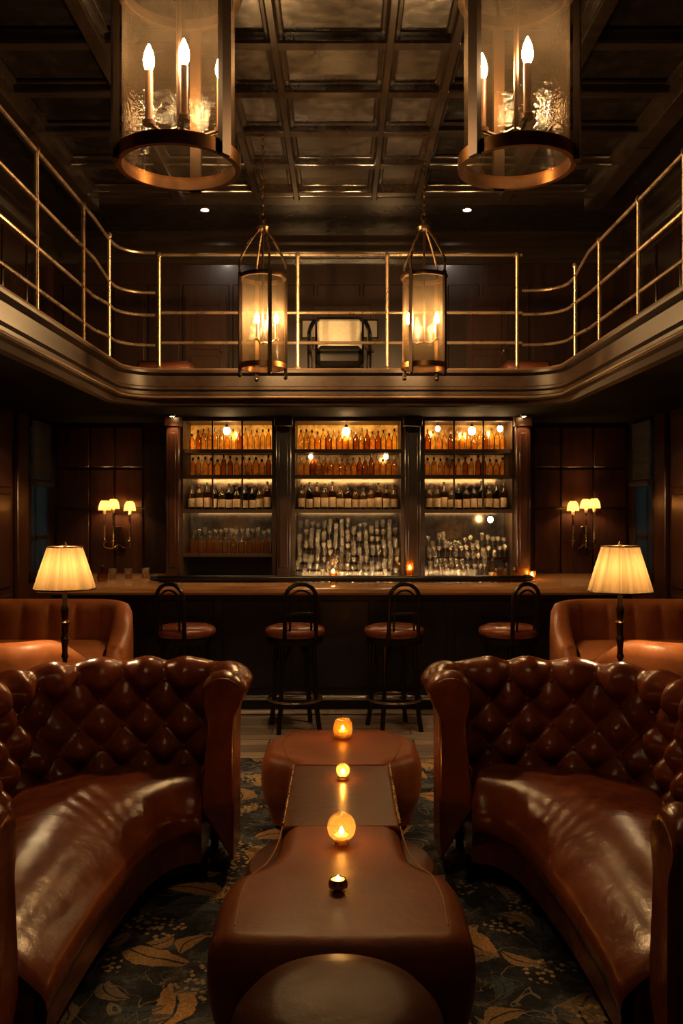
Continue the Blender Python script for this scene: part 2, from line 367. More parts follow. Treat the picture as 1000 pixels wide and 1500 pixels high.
M['barbulb'] = emit('bar_bulb', (1.0,0.58,0.22), 110.0)
M['flame'] = emit('candle_flame', (1.0,0.55,0.17), 330.0)
M['strip'] = emit('added_shelf_strip', (1.0,0.64,0.30), 40.0)
M['added_ledge'] = emit('added_ledge_strip', (1.0,0.66,0.33), 125.0)
M['downlight'] = emit('downlight_lens', (1.0,0.93,0.82), 45.0)
M['backlit'] = backlit_mat('backlit_amber', (0.15,0.03,0.002), (1.0,0.38,0.045), 1.6)
M['added_glow'] = backlit_mat('added_glow_pale', (0.012,0.008,0.004), (0.22,0.13,0.06), 0.2)  # added glow to brighten the lower glassware
M['backlit2'] = backlit_mat('backlit_amber_dim', (0.05,0.018,0.004), (0.55,0.22,0.05), 0.75)

# ------------------------------------------------------------------ plan paths
def rounded(pts, rad, step=0.05):
    """polyline with rounded corners -> [((x,y),(nx,ny), s)], normal to the right of travel"""
    P = [Vector(p) for p in pts]; out = []
    segs = [P[0]]
    for i in range(1, len(P)-1):
        r = rad[i-1] if isinstance(rad, (list, tuple)) else rad
        a = (P[i-1]-P[i]).normalized(); b = (P[i+1]-P[i]).normalized()
        th = a.angle(b); t = r/math.tan(th/2)
        p0 = P[i]+a*t; p1 = P[i]+b*t
        c = P[i]+(a+b).normalized()*(r/math.sin(th/2))
        a0 = math.atan2(p0.y-c.y, p0.x-c.x); a1 = math.atan2(p1.y-c.y, p1.x-c.x)
        da = (a1-a0+PI)%(2*PI)-PI; k = max(4, int(abs(da)*r/step)+2)
        for j in range(k+1):
            q = a0+da*j/k; segs.append(Vector((c.x+r*math.cos(q), c.y+r*math.sin(q))))
    segs.append(P[-1])
    return resample(segs, step)
def resample(segs, step):
    D = [0.0]
    for a, b in zip(segs, segs[1:]): D.append(D[-1]+(b-a).length)
    n = max(2, int(D[-1]/step)+1); pts = []
    j = 0
    for i in range(n+1):
        s = D[-1]*i/n
        while j < len(D)-2 and D[j+1] < s: j += 1
        k = (s-D[j])/max(1e-9, D[j+1]-D[j]); pts.append((segs[j].lerp(segs[j+1], k), s))
    out = []
    for i in range(len(pts)):
        t = (pts[min(i+1,n)][0]-pts[max(i-1,0)][0]).normalized()
        out.append((tuple(pts[i][0]), (t.y, -t.x), pts[i][1]))
    return out
def along(path, f):
    q = f*(len(path)-1); i = min(int(q), len(path)-2); return Vector(path[i][0]).lerp(Vector(path[i+1][0]), q-i)
def PQ(path): return [(p, q) for p, q, s in path]
def curve(pts, n=16):
    """Catmull-Rom through 3-D points"""
    P = [Vector(p) for p in pts]; P = [P[0]*2-P[1]]+P+[P[-1]*2-P[-2]]; out = []
    for i in range(1, len(P)-2):
        for k in range(n):
            t = k/n; a,b,c,d = P[i-1],P[i],P[i+1],P[i+2]
            out.append(0.5*((2*b)+(c-a)*t+(2*a-5*b+4*c-d)*t*t+(3*b-a-3*c+d)*t**3))
    out.append(P[-2]); return out

# ================================================================== SETTING
WX, YB, YF, ZG, ZC, ZS = 3.0, 8.9, -1.2, 2.9, 4.6, 2.66     # side walls, back wall, front wall, gallery floor, ceiling, soffit
VX, VY = 1.8, 7.05                                           # edge of the open well
struct('floor', MB().box(-WX-.1, WX+.1, YF-.1, YB+.1, -0.12, -0.006), M['planks'], smooth=False)
struct('ceiling', MB().box(-WX-.1, WX+.1, YF-.1, YB+.1, ZC, ZC+.1), M['ceil_shaded'], smooth=False)
struct('ceiling_centre', MB().box(-.75, .68, YF, 7.6, ZC-.008, ZC-.001), M['ceil'], smooth=False)  # lit look of the middle strip put into a lighter colour
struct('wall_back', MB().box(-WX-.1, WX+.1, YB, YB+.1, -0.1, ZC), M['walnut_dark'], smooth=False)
struct('wall_front', MB().box(-WX-.1, WX+.1, YF-.1, YF, -0.1, ZC), M['walnut'], smooth=False)
W0, W1, WZ0, WZ1 = 8.16, 8.66, 1.14, 2.60                    # window opening on both side walls
for s, nm in ((-1,'left'), (1,'right')):
    b = MB(); a0, a1 = sorted((s*WX, s*(WX+.1)))
    b.box(a0,a1,YF,W0,-.1,ZC); b.box(a0,a1,W1,YB,-.1,ZC); b.box(a0,a1,W0,W1,-.1,WZ0); b.box(a0,a1,W0,W1,WZ1,ZC)
    struct('wall_'+nm, b, M['walnut'], smooth=False)
    # window: frame, glazing bars and pane
    k = 1 if s < 0 else 2
    fr = MB(); f0, f1 = sorted((s*(WX-.03), s*(WX+.06)))
    fr.box(f0,f1,W0-.05,W0+.03,WZ0-.05,WZ1+.05); fr.box(f0,f1,W1-.03,W1+.05,WZ0-.05,WZ1+.05); fr.box(f0,f1,W0,W1,WZ1-.03,WZ1+.05)
    fr.box(f0-.02,f1+.02,W0-.06,W1+.06,WZ0-.05,WZ0+.02)
    g0, g1 = sorted((s*(WX+.01), s*(WX+.05)))
    fr.box(g0,g1,W0,W1,1.46,1.50); fr.box(g0,g1,(W0+W1)/2-.012,(W0+W1)/2+.012,WZ0,WZ1)
    w = struct('window_%d' % k, fr, M['blackwood'], smooth=False)
    h0, h1 = sorted((s*(WX+.02), s*(WX+.028)))
    struct('window_pane', MB().box(h0,h1,W0,W1,WZ0,WZ1), M['pane'], w, smooth=False)
    # roman blind rolled half way down
    bl = thing('roman_blind', 'woven roman blind half lowered in the narrow window near the %s candle sconce' % ('two-shade' if False else ('left' if s < 0 else 'right')), 'blind', (s*(WX-.045), (W0+W1)/2, 1.97))
    rows = []
    for i in range(15):
        z = WZ1+.02-(WZ1+.02-2.06)*i/14; o = s*(WX-.045+.006*math.sin(i*2.2))
        rows.append([(o, W0+.0, z), (o, W1-.0, z)])
    bm = MB().grid(rows); bm.grid([[(x-s*.008,y,z) for x,y,z in r] for r in rows])
    bm.build('blind_cloth', M['blind'], bl, world=True)
    MB().tube([(s*(WX-.05), W0-.02, 2.02), (s*(WX-.05), W1+.02, 2.02)], 0.035, 10).build('rolled_hem', M['blind'], bl, world=True)
    # pilaster beside the window, catching the lamp light
    p0, p1 = sorted((s*(WX-.05), s*WX))
    struct('trim_pilaster_'+nm, MB().box(p0,p1,7.80,8.06,0,ZS,.012), M['walnut'])
    # wall panelling below the gallery (raised boards)
    pb = MB(); q0, q1 = sorted((s*(WX-.022), s*WX))
    for i in range(12):
        y0 = 0.2+i*.63
        if y0+.58 > 7.8: break
        for z0, z1 in ((.18,1.0),(1.06,1.9),(1.96,2.6)): pb.box(q0,q1,y0,y0+.58,z0,z1,.008)
    struct('trim_panelling_'+nm, pb, M['walnut'])
    # gallery level panelling
    pb = MB()
    for i in range(16):
        y0 = -.6+i*.58
        if y0+.52 > YB-.05: break
        pb.box(q0,q1,y0,y0+.52,ZG+.14,ZG+.55,.008); pb.box(q0,q1,y0,y0+.52,ZG+.61,ZC-.32,.008)
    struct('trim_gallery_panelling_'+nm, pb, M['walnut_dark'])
# back wall panelling either side of the cabinets, lower level
for s, nm, xs in ((-1,'left',[-2.97,-2.62,-2.36,-2.06]), (1,'right',[2.0,2.28,2.62,2.97])):
    pb = MB()
    for x0, x1 in zip(xs, xs[1:]):
        for z0, z1 in ((.1,1.05),(1.08,1.76),(1.78,2.18),(2.2,2.62)): pb.box(x0+.006,x1-.006,YB-.022,YB,z0,z1,.007)
    struct('trim_back_panelling_'+nm, pb, M['walnut'])
# gallery back wall: tall boards, door leaves
pb = MB(); x = -2.9
for wdt in (.5,.34,.34,.5,.34,.5,.46,.5,.34,.34,.5,.5):
    if x+wdt > 2.95: break
    pb.box(x+.008,x+wdt-.008,YB-.025,YB,ZG+.08,ZC-.5,.008); x += wdt+.02
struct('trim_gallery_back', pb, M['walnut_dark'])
def door(k, x0, x1, label=None):
    d = struct('door_%d' % k, MB().box(x0,x1,YB-.05,YB-.026,ZG,ZC-.62), M['red_door'], smooth=False)
    pm = MB()
    for z0, z1 in ((ZG+.12,ZG+.45),(ZG+.52,ZC-.72)): pm.box(x0+.06,x1-.06,YB-.062,YB-.05,z0,z1,.006)
    struct('door_panel', pm, M['red_door'], d)
    struct('door_handle', MB().ball((x1-.04,YB-.075,ZG+.5),.018), M['brass'], d)
M['red_door'] = wood('wood_red_door', (0.018,0.006,0.003), (0.05,0.017,0.008), 0.35)
door(1, -1.62, -1.2); door(2, -.36, .36); door(3, 1.3, 1.72)
# cornices along ceiling
def cornice(name, x0,x1,y0,y1, axis, sgn):
    pr = [(0,ZC-.28),(.03,ZC-.28),(.04,ZC-.24),(.05,ZC-.24),(.06,ZC-.17),(.10,ZC-.13),(.12,ZC-.12),(.12,ZC-.09),(.17,ZC-.05),(.19,ZC-.04),(.19,ZC),(0,ZC)]
    if axis == 'X': rows = [[(xx, y0-o, z) for o, z in pr] for xx in (x0, x1)]
    else: rows = [[(x0-sgn*o, yy, z) for o, z in pr] for yy in (y0, y1)]
    struct(name, MB().grid(rows, closed_v=True, cap0=True, cap1=True), M['blackwood'])
cornice('trim_cornice_back', -WX, WX, YB, YB, 'X', 1)
cornice('trim_cornice_left', -WX, -WX, YF, YB, 'Y', -1)
cornice('trim_cornice_right', WX, WX, YF, YB, 'Y', 1)
# ceiling coffer beams; outer ones blacker, their lack of light put into the colour
bi = 1
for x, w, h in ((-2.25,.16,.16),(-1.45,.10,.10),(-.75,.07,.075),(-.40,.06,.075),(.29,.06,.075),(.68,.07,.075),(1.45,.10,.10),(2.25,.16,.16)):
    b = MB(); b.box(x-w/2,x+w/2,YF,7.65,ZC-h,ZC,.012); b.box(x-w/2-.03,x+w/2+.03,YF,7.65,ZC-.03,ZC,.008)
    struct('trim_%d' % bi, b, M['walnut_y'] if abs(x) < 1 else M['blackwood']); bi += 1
for i in range(13):
    y = .3+i*.6
    if y > 7.7: break
    for xa, xb, mm in ((-2.25,-.77,'blackwood'),(-.76,.69,'walnut_y'),(.70,2.25,'blackwood')):  # side lengths use the blacker wood to stand for shade
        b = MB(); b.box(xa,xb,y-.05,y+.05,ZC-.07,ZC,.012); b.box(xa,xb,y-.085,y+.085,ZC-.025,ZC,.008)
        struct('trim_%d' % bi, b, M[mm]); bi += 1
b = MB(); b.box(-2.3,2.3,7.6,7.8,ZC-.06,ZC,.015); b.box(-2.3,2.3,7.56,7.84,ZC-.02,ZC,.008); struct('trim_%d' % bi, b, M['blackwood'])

# gallery slab + fascia
well = rounded([(-VX,YF),(-VX,VY),(VX,VY),(VX,YF)], .32, .08)   # normal to the right of travel = into the well
gb = MB()
rows = []
for p, q, s in well:
    # nearest point out to the wall
    if abs(q[0]) > abs(q[1])*1.001: w = (-WX if p[0] < 0 else WX, min(p[1], YB))
    else: w = (p[0], YB)
    rows.append((p, w))
gf = MB()
gf.box(-WX,-VX,YF,YB,ZS+.02,ZG-.01); gf.box(VX,WX,YF,YB,ZS+.02,ZG-.01); gf.box(-VX,VX,VY,YB,ZS+.02,ZG-.01)
# rounded inner corners
for s in (-1,1):
    cx, cy, r = s*(VX-.32), VY-.32, .32
    arc = [(cx+s*r*math.cos(a*PI/16), cy+r*math.sin(a*PI/16)) for a in range(9)]
    top = [(s*VX,VY,ZG-.01)]+[(x,y,ZG-.01) for x,y in arc]; bot = [(x,y,ZS+.02) for x,y,z in top]; n = len(top)
    gf.add(top+bot, [tuple(range(n)), tuple(range(n,2*n))[::-1]]+[(i,(i+1)%n,n+(i+1)%n,n+i) for i in range(n)])
struct('floor_gallery', gf, M['walnut_y'], smooth=False)
soff = MB(); soff.box(-WX,-VX-.05,YF,YB,ZS,ZS+.018); soff.box(VX+.05,WX,YF,YB,ZS,ZS+.018); soff.box(-VX-.05,VX+.05,VY+.05,YB,ZS,ZS+.018)
struct('ceiling_under_gallery', soff, M['soffit'], smooth=False)
prof = [(-.06,ZG+.02),(.045,ZG+.02),(.055,ZG+.012),(.055,ZG-.015),(.03,ZG-.03),(.012,ZG-.035),(.012,ZG-.12),(.03,ZG-.13),(.03,ZG-.15),(.008,ZG-.165),(.008,ZG-.19),(.035,ZG-.20),(.042,ZG-.215),(.035,ZG-.23),(.0,ZG-.24),(-.02,ZG-.275),(-.06,ZG-.285)]
struct('trim_gallery_fascia', MB().sweep(PQ(well), prof), M['fascia'])

for o_, z_, nm_, mt in ((.048,ZG+.012,'trim_gallery_edge_top','edge'),(.040,ZG-.215,'trim_gallery_edge_bottom','edge')):
    struct(nm_, MB().tube([(p[0]+q[0]*o_, p[1]+q[1]*o_, z_) for p, q, t_ in well], .010, 8), M['edge'])
# gallery railings -------------------------------------------------
rt = .013
def post(mb, x, y, z0, z1, r=.015):
    mb.lathe([(.03,z0),(.03,z0+.012),(r,z0+.03),(r,z1-.01),(r*1.5,z1),(r*1.5,z1+.02),(r*.8,z1+.034)], (x,y,0), 10)
ex = VX+.03
back = thing('gallery_railing', 'straight pipe railing along the back gallery above the bar', 'railing', (0,VY+.03,ZG+.02))
for z in (3.145,3.395,3.875):
    MB().tube([(x_,VY+.03,z) for x_ in (-1.497,-.75,0,.75,1.497)], rt, 8).build('rail', M['steel'], back, world=True)
for px in (233,436,567,757):
    m_ = MB(); post(m_, X(px,VY+.03), VY+.03, ZG+.02, 3.86); m_.build('railing_post', M['steel'], back, world=True)
for s, nm in ((-1,'left'),(1,'right')):
    rl = thing('gallery_railing', 'pipe railing sweeping along the %s side gallery' % ('left' if s<0 else 'right'), 'railing', (s*ex,3,ZG+.02))
    heights = (3.09,3.34,3.62,3.92) if s < 0 else (3.10,3.36,3.67)
    ends = (3.145,3.395,3.53,3.875) if s < 0 else (3.145,3.395,3.53)
    for z, ze in zip(heights, ends):
        pts = []
        for p, q, t in rounded([(s*ex,YF),(s*ex,VY+.03),(s*(1.547 if s < 0 else 1.502),VY+.03)], .25, .06):
            k = max(0, min(1, (p[1]-6.2)/.9)) if abs(p[0]) > ex-.02 else 1.0
            k2 = 0 if p[1] < 6.3 else min(1, (p[1]-6.3)/.4+(ex-abs(p[0]))*1.2)
            zz = z+(ze-z)*min(1, k2/1.6)
            pts.append((p[0], p[1]+(.012 if ze == 3.53 else -.0), zz))
        if s < 0 and ze != 3.53: pts = [q for q in pts if q[0] < -1.49 or True][:]
        MB().tube(pts, rt, 8).build('rail', M['steel'], rl, world=True)
    for y in ((1.2,2.2,3.2,4.35,5.12,6.05,6.72) if s < 0 else (1.2,2.3,3.4,4.55,5.25,6.05,6.68)):
        m_ = MB(); post(m_, s*ex, y, ZG+.02, heights[-1]-.01); m_.build('railing_post', M['steel'], rl, world=True)

# downlights
for px, lab in ((300,'round cool white downlight in gallery ceiling above the left lantern chain'), (684,'round cool white downlight in gallery ceiling above the right lantern chain')):
    y = 8.08; x = X(px, y)
    d = thing('recessed_downlight', lab, 'downlight', (x,y,ZC))
    MB().lathe([(.055,-.006),(.055,0),(.04,0),(.04,-.006)], (0,0,0), 20, cap0=False, cap1=False).build('trim_ring', M['steel'], d)
    MB().lathe([(.036,-.004),(.036,-.001)], (0,0,0), 20).build('lens', M['downlight'], d)
    li = bpy.data.lights.new('downlight_beam', 'SPOT'); li.energy = 5; li.color = (1,.84,.66); li.spot_size = .9; li.spot_blend = .6; li.shadow_soft_size = .03
    lo = bpy.data.objects.new('downlight_beam', li); COL.objects.link(lo); lo.parent = d; lo.location = (0,0,-.03); lo.rotation_euler = (math.radians(64),0,0)

# rug
rg = MB().box(-WX+.05, WX-.05, YF+.05, 6.06, -.006, .0)
tag(rg.build('carpet', M['carpet'], smooth=False), 'dark navy floral carpet with tan leaves under the seating', 'carpet')

# ================================================================== CHESTERFIELD SOFAS
SP = [(0.0,.34),(.0,.42),(.008,.52),(.018,.62),(.026,.70),(.026,.77),(.012,.825),(.004,.87),(.012,.915),(.04,.950),(.085,.968),(.135,.962),(.175,.935),(.195,.895),(.19,.855),(.17,.82),(.155,.78),(.15,.6),(.15,.4),(.15,.11)]
def fine_profile(pr, step):
    P = [Vector((a,b,0)) for a, b in pr]
    c = curve(P, 12); D = [0]
    for a, b in zip(c, c[1:]): D.append(D[-1]+(b-a).length)
    n = int(D[-1]/step); out = []; j = 0
    for i in range(n+1):
        s = D[-1]*i/n
        while j < len(D)-2 and D[j+1] < s: j += 1
        k = (s-D[j])/max(1e-9,D[j+1]-D[j]); q = c[j].lerp(c[j+1],k); out.append((q.x,q.y,s))
    return out
def sofa(s, dx, label):
    r = thing('chesterfield_sofa', label, 'sofa', (s*1.2+dx, 3.5, 0))
    def fin(mb, name, m=M['sofa'], parent=r, **k):
        if s > 0: mb.mirror()
        mb.move(dx); return mb.build(name, m, parent, world=True, **k)
    pathpts = [(-.66,4.02),(-.66,4.42),(-1.52,4.42),(-1.52,2.50),(-.95,2.50)]
    path = rounded(pathpts, [.12,.45,.16], .0125)
    pr = fine_profile(SP, .0125)
    total = path[-1][2]
    US, VS = .205, .118
    v0 = .07                     # arc length of the first button row
    R = 4
    def puff(u, v):
        if v < 0 or v > R:
            row = 0 if v < 0 else R
            h = abs(math.sin(PI*(u-row/2)))**1.24
            far = (-v if v < 0 else v-R)
            k = min(1, far/(1.3 if v < 0 else 2.3))
            return h*(1-k)+k
        a, b = u+v/2, u-v/2
        return (abs(math.sin(PI*a))*abs(math.sin(PI*b)))**.72
    rows = []; nrm = []
    n = len(pr)
    tang = []
    for i in range(n):
        a = pr[max(0,i-1)]; b = pr[min(n-1,i+1)]; t = Vector((b[0]-a[0], b[1]-a[1])).normalized(); tang.append((-t.y, t.x))   # towards the sitter / up
    for p, q, sl in path:
        u = sl/US; row = []
        e = min(1, sl/.05, (total-sl)/.05)            # rounded off towards the arm fronts
        for i, (o, z, a) in enumerate(pr):
            v = (a-v0)/VS
            d = 0
            if v < R+2.4: d = .074*(puff(u, v)-.70)
            d -= .02*(1-math.sqrt(max(0, 1-(1-e)**2)))
            oo = o+tang[i][0]*d; zz = z+tang[i][1]*d
            kk = min(1, max(0, (sl-(total-.75))/.35)); zz -= .05*kk*kk*(3-2*kk)*max(0, (z-.45)/.5)
            row.append((p[0]+q[0]*oo, p[1]+q[1]*oo, zz))
        rows.append(row)
    fin(MB().grid(rows), 'tufted_backrest', ang=180)
    # covered buttons
    cnt = 0
    for j in range(R+1):
        a = v0+j*VS
        i = min(range(n), key=lambda k: abs(pr[k][2]-a))
        u = (j%2)/2+1
        while u*US < total-.12:
            sl = u*US; k = min(range(len(path)), key=lambda q: abs(path[q][2]-sl)); p, q, _ = path[k]
            d = -.046; oo = pr[i][0]+tang[i][0]*d; zz = pr[i][1]+tang[i][1]*d
            if cnt < 95: fin(MB().ball((p[0]+q[0]*oo, p[1]+q[1]*oo, zz), .013, n=10, m=6), 'tuft_button')
            cnt += 1; u += 1
    # arm fronts: scroll shaped panels closing the two ends
    for end, nm in ((0,'arm_front'), (-1,'arm_front')):
        p, q, _ = path[end]; p2 = path[1 if end == 0 else -2][0]
        t = (Vector(p)-Vector(p2)).normalized()
        sub = pr[::3]
        def ringat(shr, f):
            cz, cox = .62, .085
            return [(p[0]+q[0]*(cox+(o-cox)*shr)+t.x*f, p[1]+q[1]*(cox+(o-cox)*shr)+t.y*f, cz+(z-cz)*(shr*.5+.5)-(.05*max(0,(z-.45)/.5) if end else 0)) for o, z, a in sub]
        fin(MB().grid([ringat(1.0,-.03), ringat(1.0,-.004), ringat(.9,.006), ringat(.8,.004)], closed_v=True, cap1=True), nm)
    # seat cushion
    outer = rounded([(-.665,4.40),(-1.50,4.40),(-1.50,2.53)], .44, .02)
    inner = resample([Vector((v.x,v.y)) for v in curve([(-.655,3.985,0),(-.735,3.955,0),(-.80,3.87,0),(-.845,3.70,0),(-.875,3.45,0),(-.90,3.1,0),(-.905,2.53,0)], 10)], .02)
    NN = 90; rows = []
    for i in range(NN+1):
        f = i/NN
        A = along(outer, f); B = along(inner, f); dirn = (B-A).normalized(); row = []
        ee = min(1, f*30, (1-f)*14); drop = .035*(1-math.sqrt(max(0, 1-(1-ee)**2)))
        wr = .0022*math.sin(f*130)*math.exp(-((f-.36)/.10)**2)
        for k in range(25):
            g = k/24
            P = A.lerp(B, g)
            z = .415+.085*math.sin(PI*(g*.86+.12))-drop+wr*math.sin(PI*g)
            edge = max(0, (g-.72)/.28); z -= .045*edge**2.2
            row.append((P.x, P.y, z))
        last = row[-1]
        for (oo, dz) in ((.016,-.014),(.028,-.036),(.034,-.065),(.030,-.095),(.012,-.122),(-.03,-.135)):
            row.append((B.x+dirn.x*oo, B.y+dirn.y*oo, last[2]+dz))
        rows.append(row)
    fin(MB().grid(rows), 'seat_cushion', ang=180)
    # base rail under the cushion
    rows = []
    for i in range(NN+1):
        f = i/NN; A = along(outer, f); B = along(inner, f); dn = (B-A).normalized(); B = B-dn*.015
        rows.append([(A.x,A.y,.11),(A.x,A.y,.33),(B.x,B.y,.33),(B.x+dn.x*.008,B.y+dn.y*.008,.30),(B.x,B.y,.13),(B.x,B.y,.11)])
    fin(MB().grid(rows, closed_v=True, cap0=True, cap1=True), 'seat_base')
    for (lx, ly) in ((-.66,4.05),(-.66,4.45),(-1.58,4.40),(-1.6,2.5),(-1.0,2.5),(-.90,3.72)):
        fin(MB().lathe([(.018,0),(.024,.015),(.020,.03),(.034,.075),(.038,.09),(.03,.115)], (lx,ly,0), 14), 'sofa_leg', M['black'])
    return r
sofa(-1, 0.0, 'curved oxblood leather chesterfield sofa on the left of the long table')
sofa(1, -.045, 'curved oxblood leather chesterfield sofa on the right of the long table')

# ================================================================== LONG COFFEE TABLE
TZ = .42
tb = thing('coffee_table', 'long brown leather topped table with flared ends between the sofas', 'table', (0,3.9,0))
def outline_half(ctrl, n=10): return [(v.x, v.y) for v in curve([(w,d,0) for w, d in ctrl], n)]
def slab(half, levels, name, m, flat):
    """half: (halfwidth, y) near->far; levels: (inset, z) bottom->top"""
    poly = [(w, y) for w, y in half]+[(-w, y) for w, y in half[::-1]]
    n = len(poly)
    nr = []
    for i in range(n):
        a = Vector(poly[i-1]); b = Vector(poly[(i+1)%n]); t = (b-a)
        t = t.normalized() if t.length > 1e-6 else Vector((1,0)); nr.append((t.y, -t.x))
    for e in flat:
        k = 0 if e == 0 else len(half)-1
        nr[k] = (1,0); nr[n-1-k] = (-1,0)
    rows = [[(poly[i][0]-nr[i][0]*ins, poly[i][1]-nr[i][1]*ins, z) for i in range(n)] for ins, z in levels]
    mb = MB().grid(rows, closed_v=True)
    h = n//2; lastr = rows[-1]
    base = len(mb.v)-n
    for i in range(h-1): mb.f.append((base+i, base+i+1, base+n-2-i, base+n-1-i))
    mb.f.append(tuple(range(n))[::-1])
    return mb.build(name, m, tb, world=True, ang=50)
near = outline_half([(.0,2.62),(.22,2.63),(.36,2.645),(.42,2.72),(.43,2.90),(.43,3.06),(.40,3.17),(.335,3.235),(.285,3.32),(.262,3.46),(.256,3.63)])
near = near[1:]
lv = [(.05,.03),(.035,.10),(.008,.15),(-.006,.22),(-.008,.29),(-.004,.335),(.012,.378),(.034,.405),(.058,.4165),(.08,TZ)]
slab(near, lv, 'near_end', M['table'], (1,))
far_ = outline_half([(.256,4.50),(.275,4.56),(.345,4.615),(.425,4.70),(.445,4.85),(.435,5.04),(.35,5.20),(.22,5.27),(.0,5.285)])[:-1]
slab(far_, lv, 'far_end', M['table'], (0,))
midh = [(.254+.0*(y-4),y) for y in (3.632,3.8,4.0,4.2,4.4,4.498)]
slab(midh, [(.03,.03),(.02,.12),(.0,.2),(.0,.395),(.006,.412),(.012,TZ-.003)], 'middle_panel', M['table_mid'], (0,1))
for s in (-1,1):
    MB().tube([(s*.250,3.64,TZ+.0035),(s*.250,4.49,TZ+.0035)], .006, 8).build('edge_strip', M['brass'], tb, world=True)
for s in (-1,1):
    for pts in ([(s*.25,3.62,TZ),(s*.258,3.42,TZ),(s*.285,3.25,TZ),(s*.335,3.13,TZ),(s*.352,2.98,TZ),(s*.345,2.76,TZ)],[(s*.25,4.51,TZ),(s*.285,4.62,TZ),(s*.325,4.80,TZ),(s*.335,4.98,TZ),(s*.28,5.13,TZ),(s*.12,5.19,TZ)]):
        MB().tube(curve(pts,8), .0032, 6).build('seam_piping', M['table'], tb, world=True)
for y in (3.63,4.499):
    MB().tube([(-.236,y,TZ-.001),(.236,y,TZ-.001)], .0035, 6).build('seam_piping', M['table_mid'], tb, world=True)
MB().lathe([(.36,.0),(.40,.03),(.44,.05),(.45,.075),(.43,.1),(.3,.13),(.25,.2)], (0,4.02,0), 40).build('pedestal_base', M['table_mid'], tb, world=True)

# round ottoman in front of the table
ot = thing('round_ottoman', 'round brown leather ottoman in front of the long table', 'ottoman', (-.01,2.20,0))
MB().lathe([(.25,.06),(.28,.12),(.285,.40),(.27,.46),(.235,.50),(.16,.515),(.0,.52)], (0,0,0), 48).build('cushion', M['ottoman'], ot, ang=180)
MB().lathe([(.22,0),(.24,.03),(.24,.058)], (0,0,0), 40).build('plinth', M['black'], ot)

# candle holders on the table
def flame(parent, z, r=.008, h=.03, c=(0,0)):
    MB().lathe([(.001,z),(r,z+h*.3),(r*.75,z+h*.6),(.001,z+h)], (c[0],c[1],0), 10).build('flame', M['flame'], parent)
def globe(px, py, r, style, label, name='candle_globe'):
    d = (EYE-TZ)*F/(py-745); x = X(px, d)
    t = thing(name, label, 'candle holder', (x,d,TZ+.002))
    if style == 'cup':
        MB().lathe([(.03,0),(r*.9,.012),(r,r*.8),(r*.95,r*1.5),(r*.72,r*1.95),(r*.70,r*1.93),(r*.92,r*1.5),(r*.96,r*.8),(r*.85,.02)], n=24, wob=lambda a,z: 1+.03*math.cos(a*8+z*120), cap0=True, cap1=False).build('glass_cup', M['glass_globe'], t)
        MB().cyl((0,0,0), r*.45, .013, r*.7, 14).build('candle', M['wax'], t); flame(t, r*.75, .010, .03)
    elif style == 'globe':
        MB().lathe([(.028,0),(.03,.006),(.02,.012)]+[(r*math.sin(PI*k/18), r+.008-r*math.cos(PI*k/18)) for k in range(3,17)], n=28, cap1=False).build('glass_globe', M['glass_globe'], t)
        MB().cyl((0,0,0), r*.5, .012, r*.6, 14).build('candle', M['wax'], t); flame(t, r*.65, .010, .03)
    else:
        MB().lathe([(.018,0),(r,.01),(r*1.02,r*.7),(r*.8,r*1.1)], n=20, cap1=False).build('metal_cup', M['brass'], t)
        MB().cyl((0,0,0), r*.75, .008, r*1.0, 14).build('candle', M['wax'], t); flame(t, r*1.0, .007, .014)
    return t
globe(502,1081,.056,'cup','textured amber glass candle cup glowing at the far end of the long table')
globe(502,1141,.034,'globe','small glass candle globe on the dark middle panel of the long table')
globe(500,1236,.058,'globe','large amber glass globe candle at the joint of the long table')
globe(495,1303,.034,'metal','small brass tealight cup on the near end of the long table','tealight_cup')

